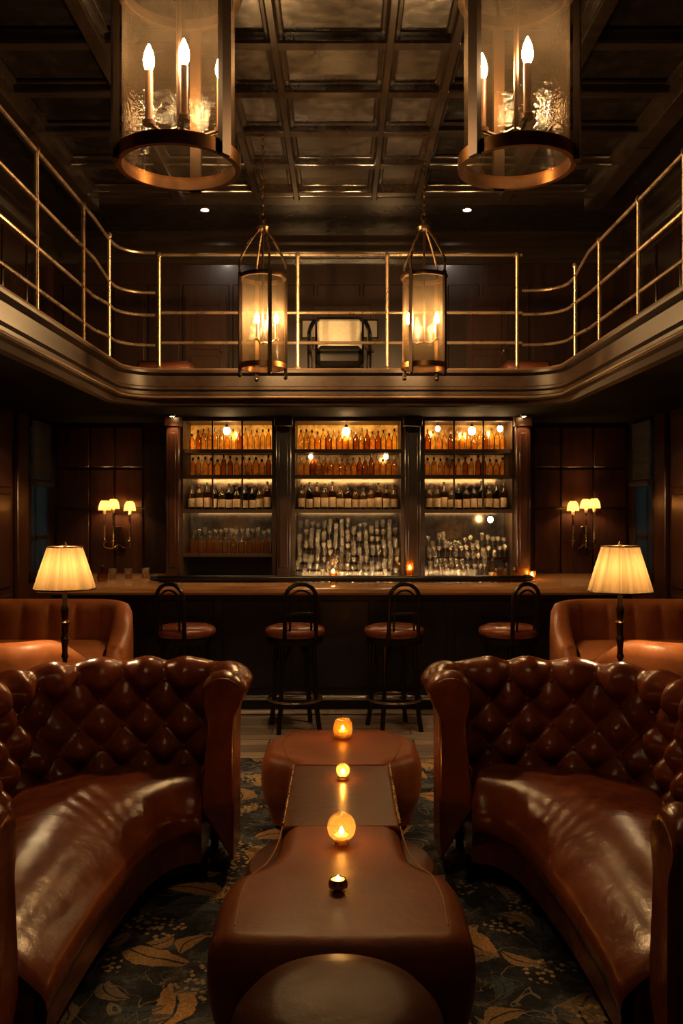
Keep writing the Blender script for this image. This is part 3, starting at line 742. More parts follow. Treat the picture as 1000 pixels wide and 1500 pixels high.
# ================================================================== LANTERNS
def lantern(px, d, ang, posts, zb, h, R, label, bulbs, far=False, name='hanging_lantern'):
    x = X(px, d)
    t = thing(name, label, 'lantern', (x,d,zb))
    rr = .014 if far else .017; ft = -.05 if far else -.004
    # rings
    MB().lathe([(R+.012,0),(R+.012,.038),(R-.004,.038),(R-.004,0),(R+.012,0)], n=48, cap0=False, cap1=False).build('bottom_ring', M['copper'], t)
    MB().lathe([(R+.012,h-.03),(R+.016,h-.015),(R+.012,h),(R-.008,h),(R-.008,h-.03),(R+.012,h-.03)], n=48, cap0=False, cap1=False).build('top_ring', M['brass_dk'], t)
    MB().lathe([(R-.006,.03),(R-.006,h-.02)], n=48, cap0=False, cap1=False).build('glass_cylinder', M['lglass_far' if far else 'lglass'], t, ang=180)
    for a in posts:
        a = math.radians(a); ca, sa = math.sin(a), -math.cos(a)
        cx, cy = (R+.018)*ca, (R+.018)*sa
        tx, ty = -sa, ca
        w_ = rr; m_ = MB()
        def q(rad, u, z): return (ca*rad+tx*u, sa*rad+ty*u, z)
        m_.add([q(R+.006,-w_,ft),q(R+.024,-w_,ft),q(R+.024,w_,ft),q(R+.006,w_,ft),q(R+.006,-w_,h+.01),q(R+.024,-w_,h+.01),q(R+.024,w_,h+.01),q(R+.006,w_,h+.01)],[(0,3,2,1),(4,5,6,7),(0,1,5,4),(1,2,6,5),(2,3,7,6),(3,0,4,7)])
        far and m_.ball(q(R+.015,0,-.055), .016, n=10, m=6)
        m_.build('frame_post', M['post'], t)
        # bowed strap up to the crown
        pts = curve([q(R+.014,0,h),q(R+.012,0,h+.10),q(R*.62,0,h+.24),q(.022,0,h+.35)], 8)
        MB().tube(pts, [.009]*len(pts), 8).build('crown_strap', M['brass_dk'] if not far else M['brass'], t)
    MB().lathe([(.012,h+.325),(.04,h+.335),(.05,h+.355),(.035,h+.37),(.02,h+.385),(.012,h+.41)], n=18).build('crown_cap', M['brass'], t)
    # loop, chain, ceiling hook
    zt = ZC-zb
    MB().tube([(.022*math.cos(k*PI/8), 0, h+.432+.028*math.sin(k*PI/8)) for k in range(16)], .005, 6, closed=True).build('hanging_loop', M['brass'], t)
    ch = MB(); z = h+.445; k = 0
    while z < zt-.06:
        o = (1,0) if k%2 else (0,1)
        ch.tube([(o[0]*.011*math.cos(a*PI/5), o[1]*.011*math.cos(a*PI/5), z+.02+.021*math.sin(a*PI/5)) for a in range(10)], .0036, 5, closed=True)
        z += .034; k += 1
    ch.build('chain', M['brass'], t)
    MB().lathe([(.01,zt-.07),(.03,zt-.05),(.055,zt-.02),(.06,zt)], n=18).build('ceiling_rose', M['brass_dk'], t)
    # centre stem and candle arms
    zc = .14 if not far else .22
    MB().tube([(0,0,zc-.04),(0,0,h+.33)], .008, 8).build('centre_stem', M['brass_dk'], t)
    ar = MB()
    for bx, by in bulbs: ar.tube([(0,0,zc-.02),(bx*.5,by*.5,zc-.035),(bx,by,zc-.005)], .006, 6)
    ar.build('candle_arms', M['brass_dk'], t)
    for bx, by in bulbs:
        c = MB(); c.lathe([(.018,zc-.012),(.02,zc),(.012,zc+.004),(.0125,zc+(.145 if not far else .11)),(.010,zc+(.148 if not far else .113))], (bx,by,0), 14)
        co = c.build('candle_tube', M['candle'], t)
        z0 = zc+(.146 if not far else .112)
        MB().lathe([(.008,z0),(.0155,z0+.02),(.0165,z0+.034),(.012,z0+.055),(.005,z0+.072),(.001,z0+.08)], (bx,by,0), 12).build('bulb', M['bulb_far' if far else 'bulb'], co)
    return t
lantern(262, 2.50, 0, (54,174,-66), 2.765, .53, .168, 'large glass cylinder lantern with three lit candle bulbs, upper left', [(-.088,.0),(.02,-.03),(.116,.05)])
lantern(756, 2.50, 0, (-53,67,187), 2.765, .53, .158, 'large glass cylinder lantern with two lit candle bulbs, upper right', [(-.092,.05),(.024,-.04)])
lantern(385, 6.3, 0, (21,-69,111,201), 2.80, .69, .160, 'smaller glass lantern on a chain before the railing, over the left barstools', [(-.04,-.03),(.10,-.02)], True)
lantern(621, 6.3, 0, (-38,52,142,232), 2.80, .69, .160, 'smaller glass lantern on a chain before the railing, over the right barstools', [(-.115,.0),(.09,-.03)], True)

# ================================================================== BAR
BF = 7.50
bar = thing('bar_counter', 'long dark navy bar counter with wooden top and foot rail', 'bar', (0,BF,0))
MB().box(-2.55,2.55,BF,BF+.06,.10,1.03).build('front_panel', M['barfront'], bar, world=True, smooth=False)
for s in (-1,1):
    a, b_ = sorted((s*2.49,s*2.55)); MB().box(a,b_,BF+.06,YB-.03,.10,1.03).build('side_panel', M['barfront'], bar, world=True, smooth=False)
MB().box(-2.5,2.5,BF+.05,BF+.1,-.005,.10).build('kick_board', M['black'], bar, world=True, smooth=False)
x = -2.4
while x < 2.3:
    MB().box(x,x+.6,BF-.012,BF,.2,.96,.006).build('raised_panel', M['barfront'], bar, world=True); x += .68
MB().box(-2.62,2.62,7.29,7.74,1.03,1.10,.02).build('counter_top', M['counter'], bar, world=True)
for s in (-1,1):
    a, b_ = sorted((s*1.78,s*2.62)); MB().box(a,b_,7.745,YB-.03,1.04,1.098,.012).build('return_top', M['counter'], bar, world=True)
pts = [(-1.72,8.0,1.125),(-1.74,7.86,1.13)]+[(x_,7.74,1.135) for x_ in (-1.66,-1.0,0,1.0,1.66)]+[(1.74,7.86,1.13),(1.72,8.0,1.125)]
MB().tube(pts, .028, 10).build('arm_rail', M['black'], bar, world=True)
MB().tube([(-2.4,7.30,.155),(2.4,7.30,.155)], .024, 12).build('foot_rail', M['chrome'], bar, world=True)
for x_ in (-2.1,-1.0,-.08,.9,2.1):
    MB().tube([(x_,7.30,.155),(x_,7.42,.16),(x_,BF,.2)], .012, 8).build('foot_rail_bracket', M['brass_dk'], bar, world=True)

# bar stools
def stool(label):
    t = thing('bar_stool', label, 'bar stool')
    MB().lathe([(.20,.745),(.232,.755),(.244,.785),(.236,.812),(.19,.832),(.10,.838),(.0,.838)], n=36).build('seat', M['stool'], t, ang=180)
    MB().lathe([(.19,.70),(.225,.70),(.23,.745),(.19,.745)], n=36).build('seat_ring', M['black'], t)
    for k in range(4):
        a = PI/4+k*PI/2; c, s = math.cos(a), math.sin(a)
        pts = curve([(c*.18,s*.18,.71),(c*.19,s*.19,.45),(c*.20,s*.20,.24),(c*.235,s*.235,.0)], 6)
        MB().tube(pts, [.02]*len(pts), 8).build('leg', M['black'], t)
        MB().tube(curve([(c*.188,s*.188,.48),(c*.12,s*.12,.60),(c*.05,s*.05,.69)],6), .011, 8).build('leg_brace', M['black'], t)
    MB().tube([(.215*math.cos(a*PI/16),.215*math.sin(a*PI/16),.245) for a in range(32)], .011, 8, closed=True).build('foot_ring', M['steel'], t)
    def hoop(w, top, r, back, rad):
        p = [(-w,-back,.74),(-w,-back-.012,.95)]+[(-w*math.cos(q*PI/12), -back-.018-.006*math.sin(q*PI/12), top-w*.9+w*.9*math.sin(q*PI/12)) for q in range(13)]+[(w,-back-.012,.95),(w,-back,.74)]
        return MB().tube(p, rad, 8)
    hoop(.125,1.185,.1,.20,.017).build('back_hoop', M['black'], t)
    hoop(.085,1.135,.1,.205,.009).build('inner_hoop', M['black'], t)
    MB().tube([(-.122,-.212,.95),(0,-.222,.955),(.122,-.212,.95)], .008, 8).build('back_stretcher', M['black'], t)
    return t
sp = [(272,-24,'first bar stool at the left end of the bar, behind the left sofa'),(432,15,'second bar stool from the left, in front of the bar'),(577,18,'third bar stool from the left, in front of the bar'),(745,27,'last bar stool at the right end of the bar, behind the right sofa')]
s0 = stool(sp[0][2]); s0['group'] = 'bar stools along the counter'
for i, (px, a, lab) in enumerate(sp):
    loc = (X(px,6.9), 6.9, -.006)
    if i == 0: s0.location = loc; s0.rotation_euler = (0,0,math.radians(a))
    else: dup(s0, loc, math.radians(a), lab)

# ================================================================== BACK BAR
CF, CB = 8.30, 8.74
bays = {'left': (268,398), 'centre': (432,587), 'right': (622,750)}
bb = thing('back_bar_counter', 'low dark counter of bottle fridges under the lit cabinets', 'counter', (0,8.4,0))
MB().box(-1.75,1.82,8.12,8.86,.0,1.0).build('carcass', M['blackwood'], bb, world=True, smooth=False)
MB().box(-1.75,1.82,8.08,8.86,1.0,1.035,.006).build('worktop', M['blackwood'], bb, world=True)
for x0 in (-1.7,-1.1,-.5,.1,.7,1.25):
    dr = MB().box(x0,x0+.52,8.10,8.12,.1,.92,.004).build('fridge_door', M['black'], bb, world=True)
    MB().tube([(x0+.47,8.08,.4),(x0+.47,8.08,.7)], .008, 8).build('handle', M['chrome'], dr, world=True)
SH = {'top': 2.345, 'second': 2.095, 'label': 1.762}
for nm, (p0, p1) in bays.items():
    x0, x1 = X(p0,CF), X(p1,CF)
    t = thing('back_bar_cabinet', '%s lit bottle cabinet behind the bar%s' % (nm, ' with a stepped wall of glasses' if nm == 'centre' else (' above the fridges' if nm == 'left' else ' with candle lamps')), 'cabinet', ((x0+x1)/2,CB,1.04), group='lit cabinets behind the bar')
    zb_ = 1.325 if nm == 'left' else 1.04
    for a, b_ in ((x0-.04,x0),(x1,x1+.04)): MB().box(a,b_,CF,CB,1.04,ZS-.002).build('side_panel', M['shelfwood'], t, world=True, smooth=False)
    MB().box(x0,x1,CF,CB,2.622,ZS-.002).build('top_panel', M['shelfwood'], t, world=True, smooth=False)
    MB().box(x0,x1,CB-.02,CB,zb_,2.622).build('mirror_back', M['mirror'], t, world=True, smooth=False)
    MB().box(x0+.004,x1-.004,CB-.03,CB-.021,SH['top']+.01,2.62).build('amber_light_panel', M['backlit'], t, world=True, smooth=False)
    MB().box(x0+.004,x1-.004,CB-.03,CB-.021,SH['second']+.01,SH['top']-.03).build('dim_light_panel', M['backlit2'], t, world=True, smooth=False)
    MB().box(x0+.004,x1-.004,CB-.03,CB-.021,zb_+.01,SH['label']-.03).build('added_glow_panel', M['added_glow'], t, world=True, smooth=False)  # glowing sheet added behind the lower glasses to brighten them
    for z in SH.values(): MB().box(x0,x1,CF+.01,CB-.02,z-.022,z).build('shelf', M['shelfwood'], t, world=True, smooth=False)
    if nm == 'left':
        MB().box(x0,x1,8.60,8.62,1.04,1.30).build('lower_panel', M['barfront'], t, world=True, smooth=False)
        MB().box(x0,x1,CF+.0,CB-.02,1.30,1.325).build('shelf', M['shelfwood'], t, world=True, smooth=False)
    MB().box(x0+.02,x1-.02,CF+.012,CF+.024,SH['label']-.034,SH['label']-.023).build('added_light_strip', M['strip'], t, world=True, smooth=False)  # unseen strip added to light the glasses below
    MB().box(x0+.02,x1-.02,CF+.012,CF+.024,SH['second']-.033,SH['second']-.023).build('added_light_strip', M['strip'], t, world=True, smooth=False)  # unseen strip added to light the labelled bottles
    fr = MB()
    if nm != 'centre':
        for k in (1,2):
            xm = x0+(x1-x0)*k/3; fr.box(xm-.008,xm+.008,CF-.008,CF+.008,1.762,2.622)
    for z in SH.values(): fr.box(x0,x1,CF-.006,CF+.010,z-.036,z+.002)
    fr.build('glazing_bars', M['shelfwood'], t, world=True, smooth=False)
# wooden pillars between and beside the cabinets, frieze above
k = 1
for a, b_ in ((243,262),(404,426),(593,616),(756,777)):
    xa, xb = X(a,8.2), X(b_,8.2); m_ = MB()
    m_.box(xa,xb,8.2,YB,1.04,ZS,.012); m_.box(xa+.03,xb-.03,8.185,8.2,1.2,2.5,.006); m_.box(xa-.015,xb+.015,8.18,YB,2.56,ZS,.006)
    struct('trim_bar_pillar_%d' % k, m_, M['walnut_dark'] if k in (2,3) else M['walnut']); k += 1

# bottles and glasses: one of each kind, then copies
def lathe_thing(name, cat, parts):
    t = thing(name, '', cat)
    for pn, prof, m, n in parts: MB().lathe(prof, n=n, cap0=True, cap1=False).build(pn, m, t)
    return t
def bottle(kind, glass, h, r, neck, lab=None, name='spirit_bottle'):
    sh = h*neck
    parts = [('body', [(r*.9,0),(r,.008),(r,sh),(r*.8,sh+.02),(r*.34,sh+.05),(r*.30,h-.02)], glass, 12),
             ('cap', [(r*.36,h-.03),(r*.36,h),(.001,h)], M['cap'], 8)]
    if lab: parts.append(('paper_label', [(r*1.02,sh*lab[0]),(r*1.02,sh*lab[1])], M['label'], 12))
    return lathe_thing(name, 'bottle', parts)
B = {
 'a': bottle('a', M['glass_gold'], .235, .027, .60),
 'b': bottle('b', M['glass_brown'], .22, .029, .58),
 'c': bottle('c', M['glass_amber'], .20, .030, .55),
 'l': bottle('l', M['glass_brown'], .275, .034, .62, (.12,.70)),
 'm': bottle('m', M['glass_gold'], .255, .037, .60, (.15,.75)),
 'n': bottle('n', M['glass_green'], .285, .033, .62, (.1,.6)),
 's': bottle('s', M['glass_gold'], .165, .032, .6),
 'o': bottle('o', M['glass_amber'], .19, .034, .58),
}
wine = lathe_thing('wine_glass', 'glass', [('bowl', [(.006,.085),(.022,.095),(.026,.12),(.028,.145),(.025,.185)], M['glass'], 12), ('stem', [(.026,0),(.024,.004),(.005,.010),(.004,.085)], M['glass'], 10)])
coupe = lathe_thing('coupe_glass', 'glass', [('bowl', [(.006,.085),(.02,.1),(.028,.125),(.029,.145)], M['glass'], 12), ('stem', [(.026,0),(.024,.004),(.005,.010),(.004,.085)], M['glass'], 10)])
tumb = lathe_thing('tumbler_glass', 'glass', [('cup', [(.022,0),(.025,.01),(.029,.095)], M['glass'], 12)])
PRE = {k: v for k, v in B.items()}
protos = list(B.values())+[wine, coupe, tumb]
used = set()
def cat_small(p): return p.get('category') == 'glass'
def place(p, x, y, z, label, group):
    z += .0015
    if p.name not in used:
        used.add(p.name); o = p; o.location = (x,y,z); o['label'] = label; o['group'] = group
    else: o = dup(p, (x,y,z), 0, label, group)
    if cat_small(p): o.scale = (.78,.78,random.uniform(.68,.92))
    return o
KN = {'a':'tall golden','b':'brown','c':'squat amber','l':'dark labelled','m':'golden labelled','n':'green-black labelled','s':'short golden','o':'round amber'}
def row(bay, xa, xb, y, z, kinds, where, group, jit=.0015):
    n = len(kinds)
    for i, kd in enumerate(kinds):
        x = xa+(xb-xa)*(i+.5)/n+random.uniform(-jit,jit)
        o = place(B[kd], x, y+random.uniform(-.02,.02), z, '%s bottle, %s from left on the %s of the %s cabinet' % (KN[kd], ORD[i], where, bay), group)
        sc_ = random.uniform(.84,1.0); o.scale = (1,1,sc_)
def grow(bay, xa, xb, y, z, n, kinds, where, group):
    off = random.uniform(.36,.64)
    for i in range(n):
        x = xa+(xb-xa)*(i+off)/n+random.uniform(-.006,.006); p = random.choice(kinds)
        wn = {'wine_glass':'stemmed wine glass','coupe_glass':'coupe glass','tumbler_glass':'tumbler'}[p.name.split('.')[0]]
        place(p, x, y+random.uniform(-.006,.006), z, '%s, %s from left in the %s of the %s cabinet' % (wn, ORD[i], where, bay), group)
for nm, (p0, p1) in bays.items():
    x0, x1 = X(p0,CF)+.02, X(p1,CF)-.02; big = nm == 'centre'
    n1 = 18 if big else 14
    row(nm, x0, x1, 8.52, SH['top'], [random.choice('abca') for _ in range(n1)], 'top shelf', 'bottles on the backlit top shelves')
    row(nm, x0, x1, 8.52, SH['second'], [random.choice('bcco') for _ in range(17 if big else 13)], 'second shelf', 'bottles on the second shelves')
    row(nm, x0, x1, 8.45, SH['label'], [random.choice('llmmn') for _ in range(13 if big else 11)], 'labelled bottle shelf', 'labelled bottles on the third shelves')
# left cabinet bottom shelf
x0, x1 = X(268,CF)+.03, X(398,CF)-.03
rs = thing('glass_riser', 'low dark riser step holding glasses in the left cabinet', 'riser', (0,8.62,1.325)); MB().box(x0,x1,8.57,8.70,1.3262,1.44).build('step', M['shelfwood'], rs, world=True, smooth=False)
grow('left', x0, x1, 8.635, 1.44, 15, [wine, coupe], 'raised back row', 'glasses on the left cabinet riser')
row('left', x0, x1, 8.44, 1.325, [random.choice('sos') for _ in range(10)], 'bottom shelf', 'short bottles on the left bottom shelf')
# centre: five stepped tiers of glasses
x0, x1 = X(432,CF)+.01, X(587,CF)-.01
TN = ['lowest','second','third','fourth','fifth','sixth','seventh','top']
tr = thing('glass_riser', 'stepped riser carrying eight tiers of glasses in the centre cabinet', 'riser', (0,8.5,1.036))
for k in range(8):
    yk = 8.14+.069*k; zk = 1.036+.012+.066*k
    MB().box(x0,x1,yk-.0345,yk+.0335,1.036 if k == 0 else zk-.02,zk).build('tier', M['mirror'], tr, world=True, smooth=False)
    grow('centre', x0, x1, yk, zk, 17, [wine, wine, coupe, tumb], '%s tier' % TN[k], 'glasses on the centre tiers')
# right: three tiers of glasses, amber decanters at the end
x0, x1 = X(622,CF)+.02, X(750,CF)-.02
tr = thing('glass_riser', 'stepped riser carrying five tiers of glasses in the right cabinet', 'riser', (1.1,8.5,1.036))
xm = x0+.58
for k in range(5):
    yk = 8.16+.09*k; zk = 1.048+.082*k
    MB().box(x0,xm if k < 3 else x1,yk-.045,yk+.044,1.036 if k == 0 else zk-.03,zk).build('tier', M['mirror'], tr, world=True, smooth=False)
    grow('right', x0, xm if k < 3 else x1, yk, zk, 11 if k < 3 else 15, [wine, tumb, coupe], '%s tier' % TN[k], 'glasses on the right tiers')
row('right', xm+.03, x1+.06, 8.19, 1.036, list('oso'), 'worktop end', 'amber decanters on the right worktop')
row('right', xm+.03, x1, 8.31, 1.036, list('moa'), 'worktop second row', 'amber decanters on the right worktop')
for p in protos:
    if p.name not in used:
        for c in list(p.children): bpy.data.objects.remove(c)
        bpy.data.objects.remove(p)

# hanging bulbs in the cabinets
def hbulb(px, py, d, r, label, ztop):
    x, z = X(px,d), Z(py,d)
    t = thing('hanging_bulb', label, 'bulb', (x,d,z), group='bulbs hung in the back bar')
    MB().ball((0,0,0), r, r, r*1.15, 14, 8).build('bulb', M['barbulb'], t)
    MB().lathe([(r*.45,r*.95),(r*.5,r*1.6),(.006,r*1.9)], n=10).build('cap', M['black'], t)
    MB().tube([(0,0,r*1.8),(0,0,max(ztop-z-.003, r*2))], .003, 6).build('cord', M['black'], t)
hbulb(332,631,8.38,.034,'bright round bulb at the top of the left bottle cabinet',2.622)
hbulb(507,632,8.38,.036,'bright round bulb at the top centre of the centre bottle cabinet',2.622)
hbulb(455,669,8.36,.020,'small bulb above the second shelf on the left of the centre cabinet',2.32)
hbulb(565,669,8.36,.022,'small bulb above the second shelf on the right of the centre cabinet',2.32)
hbulb(641,628,8.38,.024,'small round bulb at top left of the right bottle cabinet',2.622)
hbulb(691,631,8.38,.036,'brightest round bulb at top middle of the right bottle cabinet',2.622)
hbulb(732,628,8.38,.027,'round bulb at top right of the right bottle cabinet',2.622)
hbulb(718,761,8.36,.026,'bulb hanging under the labelled bottle shelf of the right cabinet',1.718)

# small candles on the bar
def votive(px, py, d, z, label, tall=.06, fill=.5):
    t = thing('votive_candle', label, 'candle', (X(px,d),d,z))
    MB().lathe([(.028,0),(.033,.006),(.036,tall*1.3),(.033,tall*1.3),(.029,.01)], n=18, cap1=False).build('glass_cup', M['glass_amber'], t)
    MB().cyl((0,0,0), .02, .01, tall*fill, 12).build('candle', M['wax'], t); flame(t, tall*fill, .011, .04)
votive(488,838,7.9,1.077,'small glowing votive candle on the bar before the centre cabinet',.09,1.05)
votive(779,832,8.1,1.10,'small glowing votive candle at the right end of the bar rail')
votive(600,826,7.9,1.076,'tall glowing candle glass on the bar between the cabinets',.165,.8)
sl = thing('bar_ledge', 'black service ledge behind the bar top', 'ledge', (0,7.86,1.0))
MB().box(-1.70,1.70,7.79,7.97,1.0,1.075,.006).build('ledge_board', M['black'], sl, world=True)
MB().box(-1.70,1.70,7.79,7.83,.0,1.0).build('ledge_front', M['black'], sl, world=True, smooth=False)
for xa, xb in ((-.42,.54),(.84,1.42)): MB().box(xa,xb,7.972,7.982,1.03,1.045).build('added_light_strip', M['added_ledge'], sl, world=True, smooth=False)  # hidden strips added behind the ledge to light the glass fronts
for i,(px,y,nm2,lab) in enumerate(((165,8.1,'tumbler','first small glass from the wall on the left bar return'),(188,8.15,'tumbler','second small glass from the wall on the left bar return'),(213,8.2,'tumbler','third small glass from the wall on the left bar return'))):
    t = thing('tumbler_glass', lab, 'glass', (X(px,y),y,1.1)); MB().lathe([(.03,0),(.034,.01),(.038,.10)], n=14, cap1=False).build('cup', M['glass'], t); MB().lathe([(.026,.012),(.03,.045),(.0,.046)], n=12).build('drink', M['glass_amber'], t)
bo = thing('squat_bottle', 'squat dark bottle on the left bar return under the candle sconce', 'bottle', (X(150,7.9),7.9,1.1)); MB().lathe([(.04,0),(.05,.02),(.045,.07),(.016,.10),(.014,.14)], n=16).build('body', M['glass_brown'], bo); MB().lathe([(.017,.13),(.017,.15),(.001,.152)], n=10).build('stopper', M['cap'], bo)

# sconces
def sconce(px0, shades, label):
    yb_ = YB-.024; x0 = X(px0,8.8)
    t = thing('candle_sconce', label, 'sconce', (x0,yb_,1.45))
    MB().lathe([(.05,-.14),(.06,-.10),(.04,0),(.06,.10),(.05,.14)], n=16).build('wall_plate', M['brass_dk'], t) if False else MB().box(-.04,.04,-.02,.0,-.16,.14,.008).build('wall_plate', M['brass_dk'], t)
    for px, py, dy in shades:
        dd = yb_-dy; x = X(px,dd)-x0; zs = Z(py,dd)-1.45       # middle of the shade
        a = MB(); a.tube(curve([(0,-.02,-.05),(x*.5,-dy*.6,-.09),(x,-dy,-.07),(x,-dy,-.02)],8), .008, 8)
        a.lathe([(.012,-.03),(.026,-.015),(.012,-.005),(.010,.0),(.011,zs-.085)], (x,-dy,0), 12)
        st = a.build('candle_arm', M['brass'], t)
        MB().lathe([(.016,zs-.085),(.017,zs-.03)], (x,-dy,0), 12).build('candle_sleeve', M['wax'], st)
        MB().lathe([(.006,zs-.03),(.012,zs-.012),(.006,zs+.015),(.001,zs+.02)], (x,-dy,0), 10).build('bulb', M['sconcebulb'], st)
        MB().lathe([(.062,zs-.045),(.058,zs-.01),(.048,zs+.03),(.032,zs+.055)], (x,-dy,0), 20, cap0=False, cap1=False).build('shade', M['minishade'], st, ang=180)
    return t
sconce(172, [(153,741,.12),(166,739,.2),(190,742,.12)], 'brass wall sconce with three small glowing shades near the left window')
sconce(858, [(839,742,.12),(858,739,.12),(870,738,.2)], 'brass wall sconce with three small glowing shades near the right window')

# ================================================================== FLOOR LAMPS
def floor_lamp(px, d, w0, w1, ztop, zbot, label):
    t = thing('floor_lamp', label, 'lamp', (X(px,d),d,0))
    MB().lathe([(.13,0),(.135,.012),(.11,.028),(.03,.045),(.016,.08)], n=28).build('base', M['brass_dk'], t)
    MB().lathe([(.013,.06),(.013,.9),(.022,.92),(.015,.94),(.019,1.0),(.028,1.02),(.018,1.04),(.022,1.10),(.032,1.115),(.016,1.13),(.024,1.19),(.015,1.22),(.010,zbot+.06)], n=16).build('stem', M['brass_dk'], t)
    n = 96
    def wob(a, z): return 1+.016*math.sin(a*30)+.008*math.sin(a*13+1)
    h = ztop-zbot
    MB().lathe([(w0,zbot),(w0*.985,zbot+.008),(w0+(w1-w0)*.5,zbot+h*.5),(w1*1.01,ztop-.008),(w1,ztop)], n=180, wob=wob, cap0=False, cap1=False).build('lampshade', M['lampshade'], t, ang=180)
    MB().tube([(w0*1.01*math.cos(a*PI/24),w0*1.01*math.sin(a*PI/24),zbot) for a in range(48)], .005, 6, closed=True).build('shade_trim', M['brass_dk'], t)
    MB().tube([(w1*1.01*math.cos(a*PI/24),w1*1.01*math.sin(a*PI/24),ztop) for a in range(48)], .004, 6, closed=True).build('shade_trim', M['brass_dk'], t)
    MB().ball((0,0,(ztop+zbot)/2-.01), .032, .032, .045, 14, 8).build('bulb', M['lampbulb'], t)
    MB().lathe([(.008,ztop-.01),(.014,ztop+.01),(.004,ztop+.03)], n=10).build('finial', M['brass'], t)
    MB().tube([(-w1,0,ztop-.006),(0,0,ztop-.004),(w1,0,ztop-.006)], .003, 6).build('shade_spider', M['brass_dk'], t)
    return t
floor_lamp(95, 4.92, .172, .098, Z(801,4.92), Z(862,4.92), 'brass floor lamp with pleated cream shade behind the left chesterfield')
floor_lamp(908, 4.92, .180, .104, Z(800,4.92), Z(866,4.92), 'brass floor lamp with pleated cream shade behind the right chesterfield')

# ================================================================== BACKGROUND SETTEES AND TUB CHAIRS
def settee(s, label):
    r = thing('leather_settee', label, 'sofa', (s*2.1,6.2,0))
    def fin(mb, name, m=M['tan']):
        if s > 0: mb.mirror()
        return mb.build(name, m, r, world=True, ang=180 if name in ('backrest','seat_cushion') else 38)
    path = rounded([(-1.66,5.90),(-1.66,6.34),(-2.85,6.34)], .26, .015); tot = path[-1][2]
    rows = []
    for p, q, sl in path:
        k = min(1, max(0, (sl-.02)/.30)); k = k*k*(3-2*k); top = .84+.25*k
        e = min(1, sl/.07); shr = .03*(1-math.sqrt(1-(1-e)**2))
        row = []
        ch = 0
        if sl > .45:
            f = ((sl-.45)/.20)%1.0; ch = .022*(abs(math.sin(PI*f))**.5-1)
        for o, z in ((.0,.30),(.0,.5),(.0,.62),(.01,.74),(.015,.84),(.02,.92),(.03,.965),(.06,.99),(.10,1.0),(.14,.985),(.16,.95),(.165,.85),(.165,.5),(.165,.1)):
            zz = z if z < .4 else .4+(z-.4)*(top-.4)/.6
            oo = o-(ch if o < .05 and z > .4 else 0)*1.0
            if o < .08: oo += shr
            else: oo -= shr
            row.append((p[0]+q[0]*oo, p[1]+q[1]*oo, zz-shr*(1 if z > .9 else 0)))
        rows.append(row)
    fin(MB().grid(rows, cap0=True, cap1=True), 'backrest')
    rows = []
    for i in range(25):
        y = 5.86+.5*i/24
        rows.append([(x_, y, .79+.03*math.sin(PI*i/24)-.05*(max(0,1-i/4))**2-(.02 if k in (0,12) else 0)) for k, x_ in enumerate([-2.85+(1.2*k/12) for k in range(13)])])
    fin(MB().grid(rows), 'seat_cushion')
    fin(MB().box(-2.85,-1.65,5.86,6.34,.1,.76,.03), 'seat_base')
    for lx, ly in ((-1.7,5.92),(-2.8,5.92),(-1.7,6.42),(-2.8,6.42)): fin(MB().lathe([(.02,0),(.03,.1)], (lx,ly,0), 10), 'settee_leg', M['black'])
settee(-1, 'tan leather settee with channelled back by the left end of the bar')
settee(1, 'tan leather settee with channelled back by the right end of the bar')
def tub(s, label):
    r = thing('tub_chair', label, 'armchair', (s*2.08,5.42,0))
    def fin(mb, name, m=M['tan'], ang=180):
        if s > 0: mb.mirror()
        return mb.build(name, m, r, world=True, ang=ang)
    cx, cy, R0 = -2.10, 5.42, .36; rows = []
    for i in range(61):
        a = math.radians(-205+230*i/60)          # open towards the bar
        f = min(i, 60-i)/60.0; k = min(1, f/.3); k = k*k*(3-2*k); top = .78+.20*k
        row = []
        e = min(1, f/.03); shr = .04*(1-math.sqrt(max(0,1-(1-e)**2)))
        for o, z in ((-.02,.30),(-.02,.6),(-.03,.8),(-.035,.9),(-.02,.96),(.02,.995),(.07,1.0),(.115,.97),(.125,.9),(.10,.8),(.08,.5),(.05,.1)):
            zz = z if z < .4 else .4+(z-.4)*(top-.4)/.6
            oo = o+(shr if o < .04 else -shr)
            row.append((cx+(R0+oo)*math.cos(a), cy+(R0+oo)*math.sin(a), zz))
        rows.append(row)
    fin(MB().grid(rows, cap0=True, cap1=True), 'tub_back')
    fin(MB().lathe([(.30,.12),(.31,.38),(.325,.42),(.31,.47),(.2,.49),(.0,.495)], (cx,cy,0), 36), 'seat_cushion')
    for a in (45,135,225,315): fin(MB().lathe([(.016,0),(.024,.13)], (cx+.28*math.cos(math.radians(a)),cy+.28*math.sin(math.radians(a)),0), 10), 'chair_leg', M['black'])
tub(-1, 'rounded orange-brown leather tub chair behind the left floor lamp stem')
tub(1, 'rounded orange-brown leather tub chair behind the right floor lamp stem')

